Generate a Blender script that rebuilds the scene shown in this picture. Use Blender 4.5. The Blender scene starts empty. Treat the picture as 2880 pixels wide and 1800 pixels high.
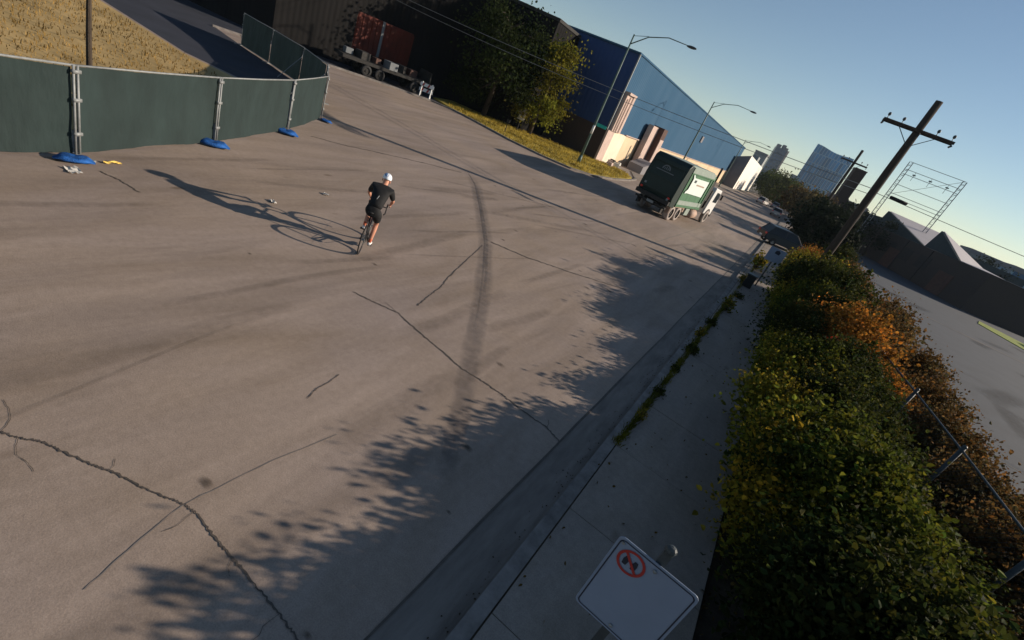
import bpy, bmesh, math, random
from mathutils import Vector, Matrix, noise
R = math.radians
S = bpy.context.scene
COL = S.collection
random.seed(7)

# ------------------------------------------------------------------ camera, sky, sun, exposure
cam_data = bpy.data.cameras.new('camera'); cam = bpy.data.objects.new('camera', cam_data); COL.objects.link(cam)
HEAD, PITCH, ROLL = -.3843, .447, .4165
fw = Vector((math.sin(HEAD)*math.cos(PITCH), math.cos(HEAD)*math.cos(PITCH), -math.sin(PITCH)))
r0 = Vector((math.cos(HEAD), -math.sin(HEAD), 0)); u0 = r0.cross(fw)
rt = r0*math.cos(ROLL) + u0*math.sin(ROLL); up = -r0*math.sin(ROLL) + u0*math.cos(ROLL)
m = Matrix((rt, up, -fw)).transposed().to_4x4(); m.translation = (0, 0, 4.6)
cam.matrix_world = m
cam_data.sensor_width = 36; cam_data.lens = 16.76; cam_data.clip_start = .05; cam_data.clip_end = 6000
S.camera = cam
SUN_AZ, SUN_EL = R(54), R(20)          # azimuth clockwise from +Y
w = bpy.data.worlds.new('World'); S.world = w; w.use_nodes = True
nt = w.node_tree; sky = nt.nodes.new('ShaderNodeTexSky'); sky.sky_type = 'NISHITA'; sky.sun_disc = False
sky.sun_elevation = SUN_EL; sky.sun_rotation = SUN_AZ; sky.air_density = 1.0; sky.dust_density = .05; sky.ozone_density = 1.3; sky.altitude = 200
bg = nt.nodes['Background']; nt.links.new(sky.outputs[0], bg.inputs[0]); bg.inputs[1].default_value = .075
sl = bpy.data.lights.new('sun', 'SUN'); sl.energy = 5.0; sl.angle = R(.5); sl.color = (1, .86, .70)
so = bpy.data.objects.new('sun', sl); COL.objects.link(so)
sd = Vector((math.sin(SUN_AZ)*math.cos(SUN_EL), math.cos(SUN_AZ)*math.cos(SUN_EL), math.sin(SUN_EL)))
so.rotation_euler = sd.to_track_quat('Z', 'Y').to_euler(); so.location = (30, 20, 40)
S.view_settings.view_transform = 'Standard'; S.view_settings.look = 'None'; S.view_settings.exposure = .35; S.view_settings.gamma = 1
S.view_settings.use_curve_mapping = False
S.render.engine = 'CYCLES'
S.cycles.max_bounces = 5; S.cycles.diffuse_bounces = 2; S.cycles.transparent_max_bounces = 8

# ------------------------------------------------------------------ materials
def mat(name, col, rough=.8, var=.18, scale=6., metal=0., bump=0., col2=None, trans=0., spec=.3, stretch=(1, 1, 1), coord='Object', detail=5., attr=None, emit=None):
    mt = bpy.data.materials.new(name); mt.use_nodes = True; n = mt.node_tree; N = n.nodes; L = n.links
    b = N['Principled BSDF']; b.inputs['Roughness'].default_value = rough; b.inputs['Metallic'].default_value = metal
    b.inputs['Specular IOR Level'].default_value = spec
    tc = N.new('ShaderNodeTexCoord'); mp = N.new('ShaderNodeMapping'); mp.inputs['Scale'].default_value = stretch
    L.new(tc.outputs[coord], mp.inputs[0])
    nz = N.new('ShaderNodeTexNoise'); nz.inputs['Scale'].default_value = scale; nz.inputs['Detail'].default_value = detail
    nz.inputs['Roughness'].default_value = .62
    L.new(mp.outputs[0], nz.inputs[0])
    rp = N.new('ShaderNodeValToRGB'); L.new(nz.outputs[0], rp.inputs[0])
    rp.color_ramp.elements[0].position = .3; rp.color_ramp.elements[1].position = .7
    c2 = col2 or [c*(1+var) for c in col]
    c1 = col if col2 else [c*(1-var) for c in col]
    rp.color_ramp.elements[0].color = (*c1, 1); rp.color_ramp.elements[1].color = (*c2, 1)
    out = rp.outputs[0]
    if attr:
        at = N.new('ShaderNodeAttribute'); at.attribute_name = attr
        mx = N.new('ShaderNodeMix'); mx.data_type = 'RGBA'; mx.blend_type = 'MULTIPLY'; mx.inputs[0].default_value = 1
        L.new(out, mx.inputs[6]); L.new(at.outputs['Color'], mx.inputs[7]); out = mx.outputs[2]
    L.new(out, b.inputs['Base Color'])
    if bump:
        n2 = N.new('ShaderNodeTexNoise'); n2.inputs['Scale'].default_value = scale*6; n2.inputs['Detail'].default_value = 4
        L.new(mp.outputs[0], n2.inputs[0])
        bp = N.new('ShaderNodeBump'); bp.inputs['Strength'].default_value = bump; bp.inputs['Distance'].default_value = .02
        L.new(n2.outputs[0], bp.inputs['Height']); L.new(bp.outputs[0], b.inputs['Normal'])
    if trans:
        tr = N.new('ShaderNodeBsdfTranslucent'); L.new(out, tr.inputs[0])
        ms = N.new('ShaderNodeMixShader'); ms.inputs[0].default_value = trans
        L.new(b.outputs[0], ms.inputs[1]); L.new(tr.outputs[0], ms.inputs[2]); L.new(ms.outputs[0], N['Material Output'].inputs[0])
    return mt

def road_mat(name, base, tint=1.0):
    """worn concrete: large warm and grey patches, tyre-wear streaks along the street, fine aggregate, spots"""
    mt = bpy.data.materials.new(name); mt.use_nodes = True; n = mt.node_tree; N = n.nodes; L = n.links
    b = N['Principled BSDF']; b.inputs['Roughness'].default_value = .82; b.inputs['Specular IOR Level'].default_value = .25
    tc = N.new('ShaderNodeTexCoord')
    def nz(scale, st=(1, 1, 1), det=5, rough=.6, rot=0, dist=0):
        mp = N.new('ShaderNodeMapping'); mp.inputs['Scale'].default_value = st; mp.inputs['Rotation'].default_value = (0, 0, rot)
        L.new(tc.outputs['Object'], mp.inputs[0])
        t = N.new('ShaderNodeTexNoise'); t.inputs['Scale'].default_value = scale; t.inputs['Detail'].default_value = det; t.inputs['Roughness'].default_value = rough
        t.inputs['Distortion'].default_value = dist
        L.new(mp.outputs[0], t.inputs[0]); return t.outputs[0]
    def ramp(src, p0, c0, p1, c1):
        r = N.new('ShaderNodeValToRGB'); r.color_ramp.elements[0].position = p0; r.color_ramp.elements[1].position = p1
        r.color_ramp.elements[0].color = (*c0, 1); r.color_ramp.elements[1].color = (*c1, 1); L.new(src, r.inputs[0]); return r.outputs[0]
    def mix(a, bb, mode='MULTIPLY', f=1.0):
        x = N.new('ShaderNodeMix'); x.data_type = 'RGBA'; x.blend_type = mode; x.inputs[0].default_value = f
        L.new(a, x.inputs[6]); L.new(bb, x.inputs[7]); return x.outputs[2]
    c = ramp(nz(.22, det=3), .32, (base[0]*.93, base[1]*.93, base[2]*.95), .68, (base[0]*1.07, base[1]*1.04, base[2]*.97))
    c = mix(c, ramp(nz(1.0, (1.3, .16, 1), 6, .62, .12, .6), .3, (.80, .79, .78), .62, (1.07, 1.06, 1.05)))
    c = mix(c, ramp(nz(.55, (1, .3, 1), 6, .7, -.25, .8), .36, (.84, .82, .77), .6, (1.03, 1.03, 1.03)))
    c = mix(c, ramp(nz(9, det=8, rough=.75), .3, (.86, .85, .84), .68, (1.08, 1.08, 1.08)))
    c = mix(c, ramp(nz(70, det=3), .36, (.88, .87, .86), .64, (1.09, 1.09, 1.09)))
    v = N.new('ShaderNodeTexVoronoi'); v.inputs['Scale'].default_value = .55; v.inputs['Randomness'].default_value = 1
    mp = N.new('ShaderNodeMapping'); mp.inputs['Scale'].default_value = (1.6, .8, 1); L.new(tc.outputs['Object'], mp.inputs[0]); L.new(mp.outputs[0], v.inputs[0])
    c = mix(c, ramp(v.outputs['Distance'], .03, (.62, .58, .53), .085, (1, 1, 1)))
    L.new(c, b.inputs['Base Color'])
    bp = N.new('ShaderNodeBump'); bp.inputs['Strength'].default_value = .35; bp.inputs['Distance'].default_value = .01
    L.new(nz(38, det=6, rough=.7), bp.inputs['Height']); L.new(bp.outputs[0], b.inputs['Normal'])
    return mt

def brick_mat(name, c1, c2, mortar, scale=1.0):
    mt = bpy.data.materials.new(name); mt.use_nodes = True; n = mt.node_tree; N = n.nodes; L = n.links
    b = N['Principled BSDF']; b.inputs['Roughness'].default_value = .9
    tc = N.new('ShaderNodeTexCoord'); sp = N.new('ShaderNodeSeparateXYZ'); L.new(tc.outputs['Object'], sp.inputs[0])
    ad = N.new('ShaderNodeMath'); L.new(sp.outputs[0], ad.inputs[0]); L.new(sp.outputs[1], ad.inputs[1])
    cb = N.new('ShaderNodeCombineXYZ'); L.new(ad.outputs[0], cb.inputs[0]); L.new(sp.outputs[2], cb.inputs[1])
    br = N.new('ShaderNodeTexBrick'); L.new(cb.outputs[0], br.inputs[0]); br.inputs['Scale'].default_value = 4*scale
    br.inputs['Color1'].default_value = (*c1, 1); br.inputs['Color2'].default_value = (*c2, 1); br.inputs['Mortar'].default_value = (*mortar, 1)
    L.new(br.outputs[0], b.inputs['Base Color']); return mt

def rib_mat(name, c, c2, per=3., rough=.9, axis='h', metal=0.):
    """metal cladding: vertical ribs (object x+y), weathering noise"""
    mt = bpy.data.materials.new(name); mt.use_nodes = True; n = mt.node_tree; N = n.nodes; L = n.links
    b = N['Principled BSDF']; b.inputs['Roughness'].default_value = rough; b.inputs['Metallic'].default_value = metal; b.inputs['Specular IOR Level'].default_value = .05
    tc = N.new('ShaderNodeTexCoord'); sp = N.new('ShaderNodeSeparateXYZ'); L.new(tc.outputs['Object'], sp.inputs[0])
    ad = N.new('ShaderNodeMath'); L.new(sp.outputs[0], ad.inputs[0]); L.new(sp.outputs[1], ad.inputs[1])
    src = ad.outputs[0] if axis == 'h' else sp.outputs[2]
    ml = N.new('ShaderNodeMath'); ml.operation = 'MULTIPLY'; ml.inputs[1].default_value = per*6.283; L.new(src, ml.inputs[0])
    sn = N.new('ShaderNodeMath'); sn.operation = 'SINE'; L.new(ml.outputs[0], sn.inputs[0])
    bp = N.new('ShaderNodeBump'); bp.inputs['Strength'].default_value = .3; bp.inputs['Distance'].default_value = .03
    L.new(sn.outputs[0], bp.inputs['Height']); L.new(bp.outputs[0], b.inputs['Normal'])
    nz = N.new('ShaderNodeTexNoise'); nz.inputs['Scale'].default_value = .35; nz.inputs['Detail'].default_value = 6
    mp = N.new('ShaderNodeMapping'); mp.inputs['Scale'].default_value = (1, 1, .3); L.new(tc.outputs['Object'], mp.inputs[0]); L.new(mp.outputs[0], nz.inputs[0])
    rp = N.new('ShaderNodeValToRGB'); rp.color_ramp.elements[0].position = .35; rp.color_ramp.elements[1].position = .65
    rp.color_ramp.elements[0].color = (*c, 1); rp.color_ramp.elements[1].color = (*c2, 1)
    L.new(nz.outputs[0], rp.inputs[0]); L.new(rp.outputs[0], b.inputs['Base Color']); return mt

def facade_mat(name, glass, wall, fx=1.2, fz=.3, mortar=.25):
    """far tower: window grid"""
    mt = bpy.data.materials.new(name); mt.use_nodes = True; n = mt.node_tree; N = n.nodes; L = n.links
    b = N['Principled BSDF']; b.inputs['Roughness'].default_value = .35
    tc = N.new('ShaderNodeTexCoord'); sp = N.new('ShaderNodeSeparateXYZ'); L.new(tc.outputs['Object'], sp.inputs[0])
    ad = N.new('ShaderNodeMath'); L.new(sp.outputs[0], ad.inputs[0]); L.new(sp.outputs[1], ad.inputs[1])
    cb = N.new('ShaderNodeCombineXYZ'); L.new(ad.outputs[0], cb.inputs[0]); L.new(sp.outputs[2], cb.inputs[1])
    br = N.new('ShaderNodeTexBrick'); L.new(cb.outputs[0], br.inputs[0]); br.inputs['Scale'].default_value = 1; br.offset = 0.35
    br.inputs['Brick Width'].default_value = fx; br.inputs['Row Height'].default_value = fz; br.inputs['Mortar Size'].default_value = mortar
    br.inputs['Color1'].default_value = (*glass, 1); br.inputs['Color2'].default_value = (*[min(1, g*2.6) for g in glass], 1); br.inputs['Mortar'].default_value = (*wall, 1)
    L.new(br.outputs[0], b.inputs['Base Color']); return mt

M = {}
M['road'] = road_mat('road_concrete', (.312, .256, .222))
M['walk'] = road_mat('sidewalk_concrete', (.27, .235, .21))
M['kerb'] = mat('kerb_concrete', (.19, .17, .155), .9, .4, 3, bump=.6, detail=8)
M['gutter'] = mat('dirty_gutter', (.175, .15, .13), .9, .35, 1.2, bump=.5, stretch=(3, .6, 1), detail=8)
M['lot'] = mat('lot_asphalt', (.040, .047, .060), .9, .16, .8, bump=.4, detail=8)
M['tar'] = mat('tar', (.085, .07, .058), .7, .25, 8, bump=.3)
M['patch'] = mat('asphalt_patch', (.15, .135, .125), .85, .12, 4, bump=.3)
M['ground'] = mat('ground', (.12, .105, .08), .95, .3, .15)
M['soil'] = mat('soil', (.05, .038, .025), .95, .4, 2.5, bump=.8)
M['shadeyard'] = mat('yard_shade_asphalt', (.030, .033, .045), .9, .2, .6, bump=.3)  # near-black: the yard's shade is painted into the asphalt
M['grass'] = mat('grass', (.30, .23, .045), .95, .3, 1.2, col2=(.50, .38, .08), bump=.6, detail=8)
M['grassgreen'] = mat('grass_green', (.13, .17, .02), .95, .3, 1.2, col2=(.28, .32, .04), bump=.6)
M['drygrass'] = mat('dry_grass', (.26, .18, .07), .95, .3, .5, col2=(.52, .36, .15), bump=.8, stretch=(.4, 1.2, 1), detail=8)
M['screen'] = mat('windscreen_mesh', (.020, .034, .033), .8, .22, 1.6, bump=.9, stretch=(1, 1, .35), trans=.10)
M['galv'] = mat('galvanised_steel', (.25, .26, .26), .6, .2, 9, metal=.3)
M['blue'] = mat('blue_sandbag', (.012, .085, .30), .7, .5, 5, bump=1.)
M['litter'] = mat('litter', (.6, .57, .52), .8, .1, 5)
M['yellow'] = mat('yellow_tape', (.75, .52, .12), .7, .1, 5)
M['wood'] = mat('pole_wood', (.050, .038, .030), .95, .35, 3, stretch=(6, 6, .5), bump=.6)
M['darkmetal'] = mat('dark_metal', (.045, .055, .06), .5, .2, 5)
M['greenpole'] = mat('green_lamp_pole', (.09, .14, .125), .5, .15, 5)
M['white'] = mat('white_paint', (.72, .71, .68), .5, .06, 3)
M['signwhite'] = mat('sign_white_shade', (.20, .25, .34), .45, .06, 3)  # white plate with its bluish shade put into the colour
M['red'] = mat('sign_red', (.35, .035, .03), .5, .1, 5)
M['ink'] = mat('sign_ink', (.02, .025, .04), .5, .1, 5)
M['teal'] = mat('street_sign_teal', (.02, .42, .33), .5, .1, 5)
M['black'] = mat('black_rubber', (.015, .015, .016), .7, .2, 9)
M['brick_d'] = brick_mat('brown_brick', (.060, .036, .028), (.042, .026, .021), (.05, .042, .038))
M['shadeclad'] = rib_mat('shade_cladding', (.010, .010, .010), (.016, .015, .015), 2.)  # the building's shade is put into this near-black wall colour
M['bluewall'] = rib_mat('blue_cladding', (.040, .095, .165), (.050, .108, .18), 2.)
M['navy'] = rib_mat('blue_cladding_shade', (.035, .065, .17), (.04, .075, .19), 2.)  # blue cladding with the end wall's shade put into the colour
M['cream'] = mat('cream_render', (.66, .50, .33), .9, .1, .5, bump=.2)
M['cream2'] = mat('pale_cream_render', (.72, .64, .50), .9, .1, .7)
M['pinkc'] = mat('pink_concrete', (.50, .38, .33), .9, .15, 1.5)
M['rust'] = mat('rust_brown', (.085, .045, .035), .8, .2, 2)
M['whitewall'] = mat('white_wall', (.78, .75, .68), .85, .05, .4)
M['greywall'] = mat('grey_wall', (.20, .19, .20), .85, .1, .4)
M['tower'] = facade_mat('tower_facade', (.045, .06, .09), (.12, .13, .15), 3.2, 3.2, .5)
M['towerblue'] = facade_mat('blue_glass_facade', (.012, .085, .19), (.22, .36, .46), 3.4, 11., .3)
M['saw'] = rib_mat('sawtooth_gable', (.040, .055, .062), (.05, .066, .072), 1.)
M['sawroof'] = mat('grey_roof', (.40, .37, .38), .7, .06, .3)
M['dwall'] = brick_mat('dark_brick_wall', (.046, .032, .027), (.036, .026, .022), (.05, .04, .036))
M['tgreen'] = mat('truck_green', (.055, .150, .075), .55, .35, 2.2, stretch=(1, 1.6, .3), bump=.1)
M['tgreen_shade'] = mat('truck_green_shade', (.008, .020, .016), .5, .2, 1.6)  # truck green with the tailgate's shade put into the colour
M['tgrey'] = mat('truck_grey_green', (.26, .31, .27), .6, .15, 3)
M['tsign'] = mat('truck_panel', (.66, .74, .70), .5, .05, 3)
M['cabw'] = mat('cab_white', (.74, .73, .70), .35, .05, 2)
M['dust'] = mat('dusty_rubber', (.36, .31, .28), .9, .2, 6)
M['dusttan'] = mat('dusty_metal', (.36, .25, .19), .7, .25, 5)
M['chassis'] = mat('chassis', (.03, .028, .026), .8, .3, 5)
M['glass'] = mat('dark_glass', (.012, .017, .022), .3, .1, 1, spec=.3)
M['cardark'] = mat('car_navy', (.004, .012, .020), .35, .1, 1, spec=.3)
M['carsilver'] = mat('car_silver', (.30, .29, .30), .3, .06, 1, metal=.4)
M['carwhite'] = mat('car_pale', (.62, .59, .56), .3, .05, 1)
M['taillight'] = mat('tail_lamp', (.6, .03, .02), .3, .1, 3)
M['orange'] = mat('container_orange_shade', (.085, .010, .003), .6, .3, .8)  # orange darkened so the colour carries the shade
M['trlgrey'] = mat('trailer_grey', (.14, .15, .16), .6, .2, 1)
M['skin'] = mat('skin', (.56, .26, .17), .55, .08, 9)
M['jersey'] = mat('black_jersey', (.012, .012, .013), .8, .25, 12)
M['helmet'] = mat('helmet_white', (.75, .79, .84), .3, .04, 4)
M['helmetblue'] = mat('helmet_blue', (.05, .12, .28), .35, .1, 4)
M['shoe'] = mat('shoe_white', (.78, .76, .74), .5, .05, 6)
M['sock'] = mat('sock_orange', (.55, .12, .06), .8, .1, 6)
M['bikeframe'] = mat('bike_frame', (.03, .03, .032), .35, .1, 4)
M['bikered'] = mat('bike_red', (.35, .03, .03), .4, .1, 4)
M['bark'] = mat('bark', (.06, .045, .033), .95, .3, 6, bump=.8, stretch=(3, 3, .6))
M['twig'] = mat('twig', (.045, .035, .025), .95, .3, 6)
def leafm(n, a, b, tr=.38): return mat(n, a, .8, .2, .9, col2=b, trans=tr, attr='tint', spec=.08)
M['lf_green'] = leafm('leaf_green', (.026, .044, .009), (.062, .085, .012))
M['lf_dark'] = leafm('leaf_dark_green', (.014, .024, .007), (.030, .042, .010))
M['lf_yellow'] = leafm('leaf_yellow_green', (.075, .09, .011), (.21, .185, .022))
M['lf_orange'] = leafm('leaf_orange', (.11, .064, .016), (.24, .135, .026))
M['lf_brown'] = leafm('leaf_brown', (.065, .048, .020), (.125, .088, .032))
M['lf_red'] = leafm('leaf_red', (.5, .06, .03), (.65, .10, .05))
M['lf_far'] = leafm('leaf_far_green', (.040, .055, .018), (.09, .10, .025), .25)
M['lf_darkfar'] = leafm('leaf_dark_far_green', (.012, .018, .010), (.022, .03, .012), .2)  # darker, duller green for some of the far trees

# ------------------------------------------------------------------ helpers
class MB:
    def __init__(s): s.v = []; s.f = []; s.mi = []; s.sm = []; s.tint = None; s.cur = 0; s.smooth = False
    def add(s, vs, fs):
        o = len(s.v); s.v += [tuple(v) for v in vs]
        for f in fs: s.f.append(tuple(i+o for i in f)); s.mi.append(s.cur); s.sm.append(s.smooth)
        return s
    def box(s, c, d, rz=0, taper=1, rx=0):
        hx, hy, hz = d[0]/2, d[1]/2, d[2]/2
        vs = []
        mt = Matrix.Rotation(rz, 3, 'Z') @ Matrix.Rotation(rx, 3, 'X')
        for z, t in ((-hz, 1), (hz, taper)):
            for x, y in ((-hx, -hy), (hx, -hy), (hx, hy), (-hx, hy)):
                vs.append(mt @ Vector((x*t, y*t, z)) + Vector(c))
        return s.add(vs, [(0, 3, 2, 1), (4, 5, 6, 7), (0, 1, 5, 4), (1, 2, 6, 5), (2, 3, 7, 6), (3, 0, 4, 7)])
    def cyl(s, p0, p1, r0_, r1_=None, n=10, caps=True):
        r1_ = r0_ if r1_ is None else r1_
        p0 = Vector(p0); p1 = Vector(p1); d = (p1-p0).normalized()
        a = d.orthogonal().normalized(); b = d.cross(a)
        vs = []
        for p, r_ in ((p0, r0_), (p1, r1_)):
            for i in range(n):
                t = 2*math.pi*i/n; vs.append(p + (a*math.cos(t)+b*math.sin(t))*r_)
        fs = [(i, (i+1) % n, n+(i+1) % n, n+i) for i in range(n)]
        if caps: fs += [tuple(reversed(range(n))), tuple(range(n, 2*n))]
        return s.add(vs, fs)
    def tube(s, pts, r_, n=6, closed=False):
        pts = [Vector(p) for p in pts]; vs = []; m_ = len(pts)
        rr = r_ if isinstance(r_, (list, tuple)) else [r_]*m_
        prev = None
        for i, p in enumerate(pts):
            if closed: d = (pts[(i+1) % m_]-pts[i-1]).normalized()
            else: d = (pts[min(i+1, m_-1)]-pts[max(i-1, 0)]).normalized()
            if prev is None: a = d.orthogonal().normalized()
            else:
                a = prev - d*prev.dot(d)
                a = a.normalized() if a.length > 1e-6 else d.orthogonal().normalized()
            prev = a; b = d.cross(a)
            for k in range(n):
                t = 2*math.pi*k/n; vs.append(p+(a*math.cos(t)+b*math.sin(t))*rr[i])
        fs = []
        for i in range(m_ if closed else m_-1):
            j = (i+1) % m_
            for k in range(n): fs.append((i*n+k, i*n+(k+1) % n, j*n+(k+1) % n, j*n+k))
        if not closed: fs += [tuple(reversed(range(n))), tuple(range((m_-1)*n, m_*n))]
        return s.add(vs, fs)
    def prism(s, poly, z0, z1):
        n = len(poly); vs = [(x, y, z0) for x, y in poly]+[(x, y, z1) for x, y in poly]
        return s.add(vs, [tuple(reversed(range(n))), tuple(range(n, 2*n))]+[(i, (i+1) % n, n+(i+1) % n, n+i) for i in range(n)])
    def sheet(s, poly, z): return s.add([(x, y, z) for x, y in poly], [tuple(range(len(poly)))])
    def quad(s, a, b, c, d): return s.add([a, b, c, d], [(0, 1, 2, 3)])
    def ell(s, c, r_, nu=14, nv=9, mt=None, z0=-1., z1=1.):
        vs = []; fs = []
        for j in range(nv+1):
            ph = math.asin(z0)+(math.asin(z1)-math.asin(z0))*j/nv
            for i in range(nu):
                t = 2*math.pi*i/nu; v = Vector((math.cos(t)*math.cos(ph)*r_[0], math.sin(t)*math.cos(ph)*r_[1], math.sin(ph)*r_[2]))
                if mt: v = mt @ v
                vs.append(v+Vector(c))
        for j in range(nv):
            for i in range(nu): fs.append((j*nu+i, j*nu+(i+1) % nu, (j+1)*nu+(i+1) % nu, (j+1)*nu+i))
        return s.add(vs, fs)
    def extr(s, prof, x0, x1, axis='x'):
        """profile (a,z) in the y-z plane extruded along x"""
        n = len(prof)
        vs = [(x0, a, z) for a, z in prof]+[(x1, a, z) for a, z in prof]
        return s.add(vs, [tuple(range(n)), tuple(reversed(range(n, 2*n)))]+[(i, n+i, n+(i+1) % n, (i+1) % n) for i in range(n)])
    def build(s, name, mats, parent=None, bevel=0, weld=False, fixn=True):
        me = bpy.data.meshes.new(name); me.from_pydata(s.v, [], s.f)
        for x in (mats if isinstance(mats, (list, tuple)) else [mats]): me.materials.append(x)
        me.polygons.foreach_set('material_index', s.mi)
        me.polygons.foreach_set('use_smooth', s.sm)
        if fixn and len(s.f) < 20000:
            bm = bmesh.new(); bm.from_mesh(me); bmesh.ops.recalc_face_normals(bm, faces=bm.faces); bm.to_mesh(me); bm.free()
        if s.tint:
            ca = me.color_attributes.new('tint', 'FLOAT_COLOR', 'POINT')
            flat = []
            for c in s.tint: flat += [c[0], c[1], c[2], 1]
            ca.data.foreach_set('color', flat)
        me.update()
        o = bpy.data.objects.new(name, me); COL.objects.link(o)
        if parent: o.parent = parent
        if bevel:
            b = o.modifiers.new('bevel', 'BEVEL'); b.width = bevel; b.segments = 2; b.limit_method = 'ANGLE'
        return o
def tag(o, label=None, cat=None, group=None, kind=None):
    if label: o['label'] = label
    if cat: o['category'] = cat
    if group: o['group'] = group
    if kind: o['kind'] = kind
    return o
def thing(name, label, cat, loc=(0, 0, 0), rz=0, group=None):
    o = bpy.data.objects.new(name, None); COL.objects.link(o); o.location = loc; o.rotation_euler = (0, 0, rz); o.empty_display_size = .2
    return tag(o, label, cat, group)
def copy_tree(o, parent=None):
    c = o.copy(); COL.objects.link(c)
    if parent: c.parent = parent
    for ch in o.children: copy_tree(ch, c)
    return c
def struct(name, mb, mt): return tag(mb.build(name, mt), kind='structure')
def strip(pts, wd, z, jit=0, sub=1):
    """flat ribbon along a polyline on the ground"""
    P = []
    for i in range(len(pts)-1):
        a = Vector(pts[i]); b = Vector(pts[i+1])
        for k in range(sub): P.append(a.lerp(b, k/sub))
    P.append(Vector(pts[-1]))
    W = wd if callable(wd) else (lambda t: wd)
    L_, R_ = [], []
    for i, p in enumerate(P):
        d = (P[min(i+1, len(P)-1)]-P[max(i-1, 0)]); d = d.normalized() if d.length > 0 else Vector((1, 0)); n_ = Vector((-d.y, d.x))
        p = p+n_*random.uniform(-jit, jit); ww = W(i/(len(P)-1))*(1+(random.uniform(-.45, .45) if jit else 0))
        L_.append(p+n_*ww/2); R_.append(p-n_*ww/2)
    vs = [(q.x, q.y, z) for q in L_]+[(q.x, q.y, z) for q in R_]; n_ = len(P)
    return vs, [(i, i+1, n_+i+1, n_+i) for i in range(n_-1)]

# ------------------------------------------------------------------ ground, road, pavements
g_ = MB(); g_.quad((-2500, -600, -.03), (2500, -600, -.03), (2500, 3500, -.03), (-2500, 3500, -.03)); struct('ground', g_, M['ground'])
CURB_L = [(-34.5, 19.5), (-31.96, 25.73), (-31.0, 28.44), (-29.6, 31.2), (-28.2, 33.6), (-26.4, 34.7), (-23.53, 34.5), (-19.96, 33.9), (-17.0, 34.2), (-14.9, 35.2), (-13.7, 37.2), (-13.35, 41.37), (-13.5, 46), (-13.9, 49.5), (-15.2, 52.5), (-16.4, 55.5)]
rd = MB()
rd.sheet([(-.45, -60), (-.45, 900), (-13.5, 900), (-13.5, 58), (-16.4, 55.5)]+list(reversed(CURB_L[:-1]))+[(-60, 12), (-60, -60)], 0)
struct('road_surface', rd, M['road'])
# left kerb
vs, fs = strip(CURB_L, .22, .12)
k = MB(); k.add(vs, fs); n_ = len(vs)//2
for i in range(n_-1):
    for o_ in (0, n_):
        a, b = vs[o_+i], vs[o_+i+1]; k.quad(a, b, (b[0], b[1], -.02), (a[0], a[1], -.02))
struct('kerb', k, M['kerb'])
# right kerb and sidewalk
k = MB()
k.box((-.335, 420, .055), (.17, 960, .13)); struct('kerb', k, M['kerb'])
gt = MB(); gt.sheet([(-.95, -60), (-.42, -60), (-.42, 900), (-.95, 900)], .004); struct('gutter', gt, M['gutter'])
gs = MB(); vs, fs = strip([(-.955, y) for y in range(-6, 80, 2)], .035, .009, .008, 2); gs.add(vs, fs); struct('gutter_joint', gs, M['tar'])
gd = MB(); random.seed(15)
for _ in range(420):
    x, y = -.45-abs(random.gauss(0, .09)), random.uniform(1, 34); r_ = random.uniform(.004, .014); gd.box((x, y, .006+r_*.4), (r_*1.6, r_, r_*.8), random.uniform(0, 3), .7)
tag(gd.build('gutter_grit', M['soil']), 'dark grit and crumbs lying along the gutter', 'grit', kind='stuff')
sw = MB()
yy = -12.0
while yy < 140:
    ln = 1.9
    sw.box((.70, yy+ln/2, .055), (1.86, ln-.012, .14+random.uniform(-.008, .008))); yy += ln
struct('sidewalk', sw, M['walk'])
sj = MB(); sj.sheet([(-.26, -12), (-.2, -12), (-.2, 140), (-.26, 140)], .112); sj.sheet([(-.2, -12), (1.7, -12), (1.7, 140), (-.2, 140)], .02); struct('sidewalk_joint', sj, M['soil'])
st_ = MB(); st_.sheet([(1.64, -20), (6.3, -20), (6.6, 14), (7.4, 30), (5.6, 46), (5.2, 52), (6, 140), (1.64, 140)], .03); struct('planting_strip', st_, M['soil'])
lt = MB(); lt.sheet([(6.2, -40), (120, -40), (120, 240), (4.5, 240), (5.5, 46)], .0); struct('lot_surface', lt, M['lot'])
# yard beyond the left kerb, dry field behind the construction fence, grass verge
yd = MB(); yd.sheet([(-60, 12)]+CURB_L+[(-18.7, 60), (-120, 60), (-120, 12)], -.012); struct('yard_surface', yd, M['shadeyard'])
yd = MB(); yd.sheet([(-19.4, 14.2), (-24.5, 12.8), (-60, 14), (-60, 30), (-34.3, 25), (-34.3, 19.6), (-29.5, 18.6), (-26, 18.0), (-22.5, 17.2)], .004); struct('side_road', yd, M['shadeyard'])  # dark sheet paints the shade behind the fence
fld = MB(); fld.sheet([(-12.4, -12), (-12.8, 3.5), (-14.2, 7.4), (-16, 10.6), (-18.4, 13.0), (-20.5, 13.6), (-24.2, 12.6), (-60, 13.6), (-160, 13.6), (-160, -60), (-12.4, -60)], .012)
struct('field_ground', fld, M['drygrass'])
vg = MB(); vg.prism([(-27.9, 35.2), (-26.4, 34.9), (-23.53, 34.65), (-19.96, 34.05), (-17.0, 34.35), (-15.0, 35.35), (-13.9, 37.3), (-13.5, 41.37), (-13.7, 46), (-14.2, 49.0), (-15.8, 51.2), (-17.6, 52), (-18.7, 50), (-24.5, 44), (-31, 40), (-30, 36)], -.02, .10)
struct('grass_verge', vg, M['grass'])
vs_, fs_ = [], []
tf = MB(); tf.tint = []
random.seed(3)
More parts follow.
